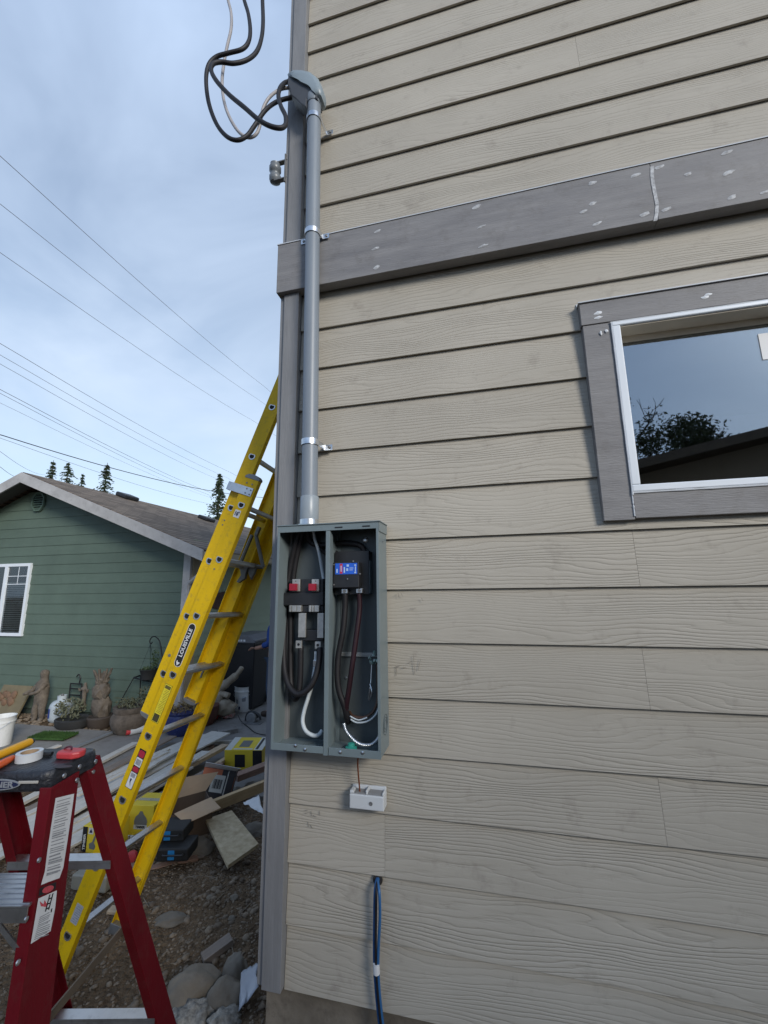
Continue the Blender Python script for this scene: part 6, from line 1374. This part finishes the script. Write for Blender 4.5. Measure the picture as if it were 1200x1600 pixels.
# ------------------------------------------------------------------ power lines
def line(x0, y0, d0, x1, y1, d1, r, lb, sag=.3, m=None, ex=(.25, .5)):
    p, q = atd(x0, y0, d0), atd(x1, y1, d1); d = q-p; mb = MB()
    pts = [p+d*t-Vector((0, 0, sag*4*max(0, t)*(1-t) if 0 < t < 1 else 0)) for t in [-ex[0]+(1+ex[0]+ex[1])*i/30 for i in range(31)]]
    mb.tube(pts, r, 5); o = obj('power_line', mb, m or WIREM, smooth=True, angle=None); props(o, lb, 'power line', 'overhead power lines crossing the sky')
WIREM = mat('weathered_line', (.10, .085, .08), .7); WIREP = mat('pale_line', (.30, .29, .28), .6)
for a in ((0,243,14,412,603,40,.011,'highest power line, steepest of all, from the top left of the sky'),
          (0,318,15,405,625,42,.010,'second highest power line across the sky'),
          (0,394,16,395,657,44,.010,'third power line from the top, lowest of the steep trio'),
          (0,536,18,360,738,48,.011,'upper line of the middle trio above the green roof'),
          (0,554,18,350,744,48,.009,'middle line of the middle trio above the green roof'),
          (0,568,18,341,749,48,.009,'lower line of the middle trio above the green roof'),
          (0,608,20,330,770,50,.012,'upper of two nearly touching lines below the middle trio'),
          (0,614,20,326,773,50,.010,'lower of two nearly touching lines below the middle trio'),
          (0,629,20,330,778,50,.008,'faint line just above the thick black cable'),
          (0,684,22,330,788,48,.010,'thin line just under the thick black cable'),
          (0,705,22,70,742,48,.010,'short line meeting the green roof near its peak'),
          (0,729,22,40,746,48,.012,'lowest line, almost touching the roof peak')):
    line(*a, m=WIREM if a[6] > .0085 else WIREP)
line(0, 679, 14, 420, 778, 30, .016, 'thick black sagging cable low above the green roof', .42, BLACKW, (.25, .02))
# ------------------------------------------------------------------ trees beyond the roof
def conifer(px, ptop, dist, wpx, seed, lb):
    rn = random.Random(seed); top = atd(px, ptop, dist); h = top.z+1.5; base = Vector((top.x, top.y, -1.5)); wr = wpx*dist/FPX
    t = thing('conifer', lb, 'tree', base, group='conifers far behind the green house')
    mb = MB(); mb.tube([base, top], [.28, .02], 7); obj('trunk', mb, BARK, t)
    mb = MB(); z = .25
    while z < .995:
        f = 1-z; R = wr*min(2.2, (h*f/2.3)**.85)*rn.uniform(.7, 1.15)+.05
        for j in range(rn.randint(8, 12)):
            a = rn.uniform(0, 2*PI); L_ = R*rn.uniform(.7, 1.35); n = max(4, int(L_*5)); 
            for k in range(n):
                u = (k+.5)/n; p = base+Vector((math.cos(a)*L_*u, math.sin(a)*L_*u, h*z-L_*.35*u*u+rn.uniform(-.1, .1)))
                for _ in range(3):
                    s = rn.uniform(.10, .24)*(1.15-u*.5); q = Vector((rn.gauss(0, 1), rn.gauss(0, 1), rn.gauss(0, .5))).normalized(); e = (Vector((math.cos(a), math.sin(a), -.3))*.7+q*.6).normalized(); g_ = q.cross(e); g_ = g_.normalized() if g_.length > .01 else Vector((0, 0, 1))
                    mb.add([p-e*s*.5, p+g_*s*.3, p+e*s, p-g_*s*.3], [(0,1,2,3)])
        z += .016+.008*rn.random()
    obj('crown', mb, CONIF, t)
conifer(84, 719, 42, 9, 1, 'leftmost conifer of the close group beside the roof peak')
conifer(108, 722, 44, 16, 2, 'broadest conifer beside the roof peak')
conifer(130, 740, 50, 7, 3, 'tiny conifer tip right of the broad one')
conifer(168, 723, 38, 12, 4, 'lone conifer standing above the middle of the roof slope')
conifer(344, 741, 34, 13, 5, 'tall conifer just left of the yellow ladder')
# ------------------------------------------------------------------ what the window mirrors: the neighbour behind and its tree
def refl(px, py, Yp):
    r = ray(px, py); g = .047; p = CAM+r*((g-CAM.y)/r.y); r2 = Vector((r.x, -r.y, r.z)); return p+r2*((Yp-p.y)/r2.y)
ra, rb_ = refl(1004, 716, -5.2), refl(1189, 669, -5.2); sl_ = (rb_.z-ra.z)/(rb_.x-ra.x)
nb = thing('neighbour_house', 'beige house with a dark overhanging gable roof, mirrored in the window', 'house', (ra.x+4, -8, 0))
xl, zl = ra.x-2.6, ra.z-2.6*sl_; xr = ra.x+6.4; zr = ra.z+6.4*sl_  # ridge carried higher beyond the mirrored part, shaped to block low sun
mb = MB(); mb.prism([(xl, zl), (xr, zr), (2*xr-xl, zl), (2*xr-xl, zl-.14), (xr, zr-.14), (xl, zl-.14)], lambda u, v, d: Vector((u, d, v)), -12.0, -5.2); obj('roof', mb, mat('dark_soffit', (.12, .10, .08), .8), nb)
mb = MB(); mb.prism([(xl+.45, -.5), (2*xr-xl-.45, -.5), (2*xr-xl-.45, zl-.14+.45*sl_), (xr, zr-.15), (xl+.45, zl-.14+.45*sl_)], lambda u, v, d: Vector((u, d, v)), -11.8, -5.75); obj('wall', mb, mat('neighbour_paint', (.30, .26, .21), .8, var=.06), nb)
tc_ = refl(1045, 668, -9.5); t = thing('broadleaf_tree', 'leafy tree with bare twigs on top, mirrored in the window', 'tree', (tc_.x-1.2, -11.2, -.2))
def bt(mb, p, d, L_, r, lv, rn, tips):
    q = p+d*L_; mb.tube([p, p+d*L_*.5+Vector((rn.gauss(0, .03), rn.gauss(0, .03), 0))*L_, q], [r, r*.8, r*.6], 6 if lv > 2 else 4)
    if lv == 0: tips.append(q); return
    for i in range(rn.choice((2, 3))):
        e = (d+Vector((rn.gauss(0, .5), rn.gauss(0, .5), rn.gauss(.1, .3)))).normalized(); bt(mb, q, e, L_*rn.uniform(.62, .82), r*.6, lv-1, rn, tips)
    if lv < 4: tips.append(q)
rn = random.Random(12); tips = []; mb = MB(); base = Vector((tc_.x-1.2, -11.2, -.3)); cz = tc_.z
bt(mb, base, Vector((0, 0, 1)), cz*.42, .16, 6, rn, tips); obj('trunk', mb, BARK, t)
mb = MB()
for p in tips:
    if p.z < cz*1.12: leaves(mb, p, (.30, .30, .26), 30, .055, rn)
obj('crown', mb, mat('dark_leaf', (.025, .035, .015), .7, col2=(.06, .075, .03), scale=4), t)

# twigs and splinters lying on the dirt
rt_ = random.Random(17); TW = wood('dry_twig', (.16, .125, .085), (.28, .23, .17))
TL = ('twig just under the strand board', 'twig below the boulder on the upper slope', 'twig by the foundation above the wood chunk', 'twig above the big tan rock', 'twig under the tool cases on the slope', 'twig beside the red ladder leg', 'twig touching the corner board side of the slope', 'twig near the mossy flat rock')
for i, (px, py) in enumerate(((345,1402),(296,1372),(362,1480),(282,1470),(330,1372),(245,1500),(385,1420),(228,1412))):
    c = atg(px, py); a = rt_.uniform(0, 3); L_ = rt_.uniform(.03, .07); d = Vector((math.cos(a), math.sin(a), 0)); mb = MB()
    mb.tube([Vector((q.x, q.y, gh(q.x, q.y)+.006)) for q in (c-d*L_, c-d*.01, c+d*.012, c+d*L_)], [.0018, .003, .003, .0012], 5)
    props(obj('twig', mb, TW), 'dry '+TL[i], 'twig', 'dry twigs on the dirt')
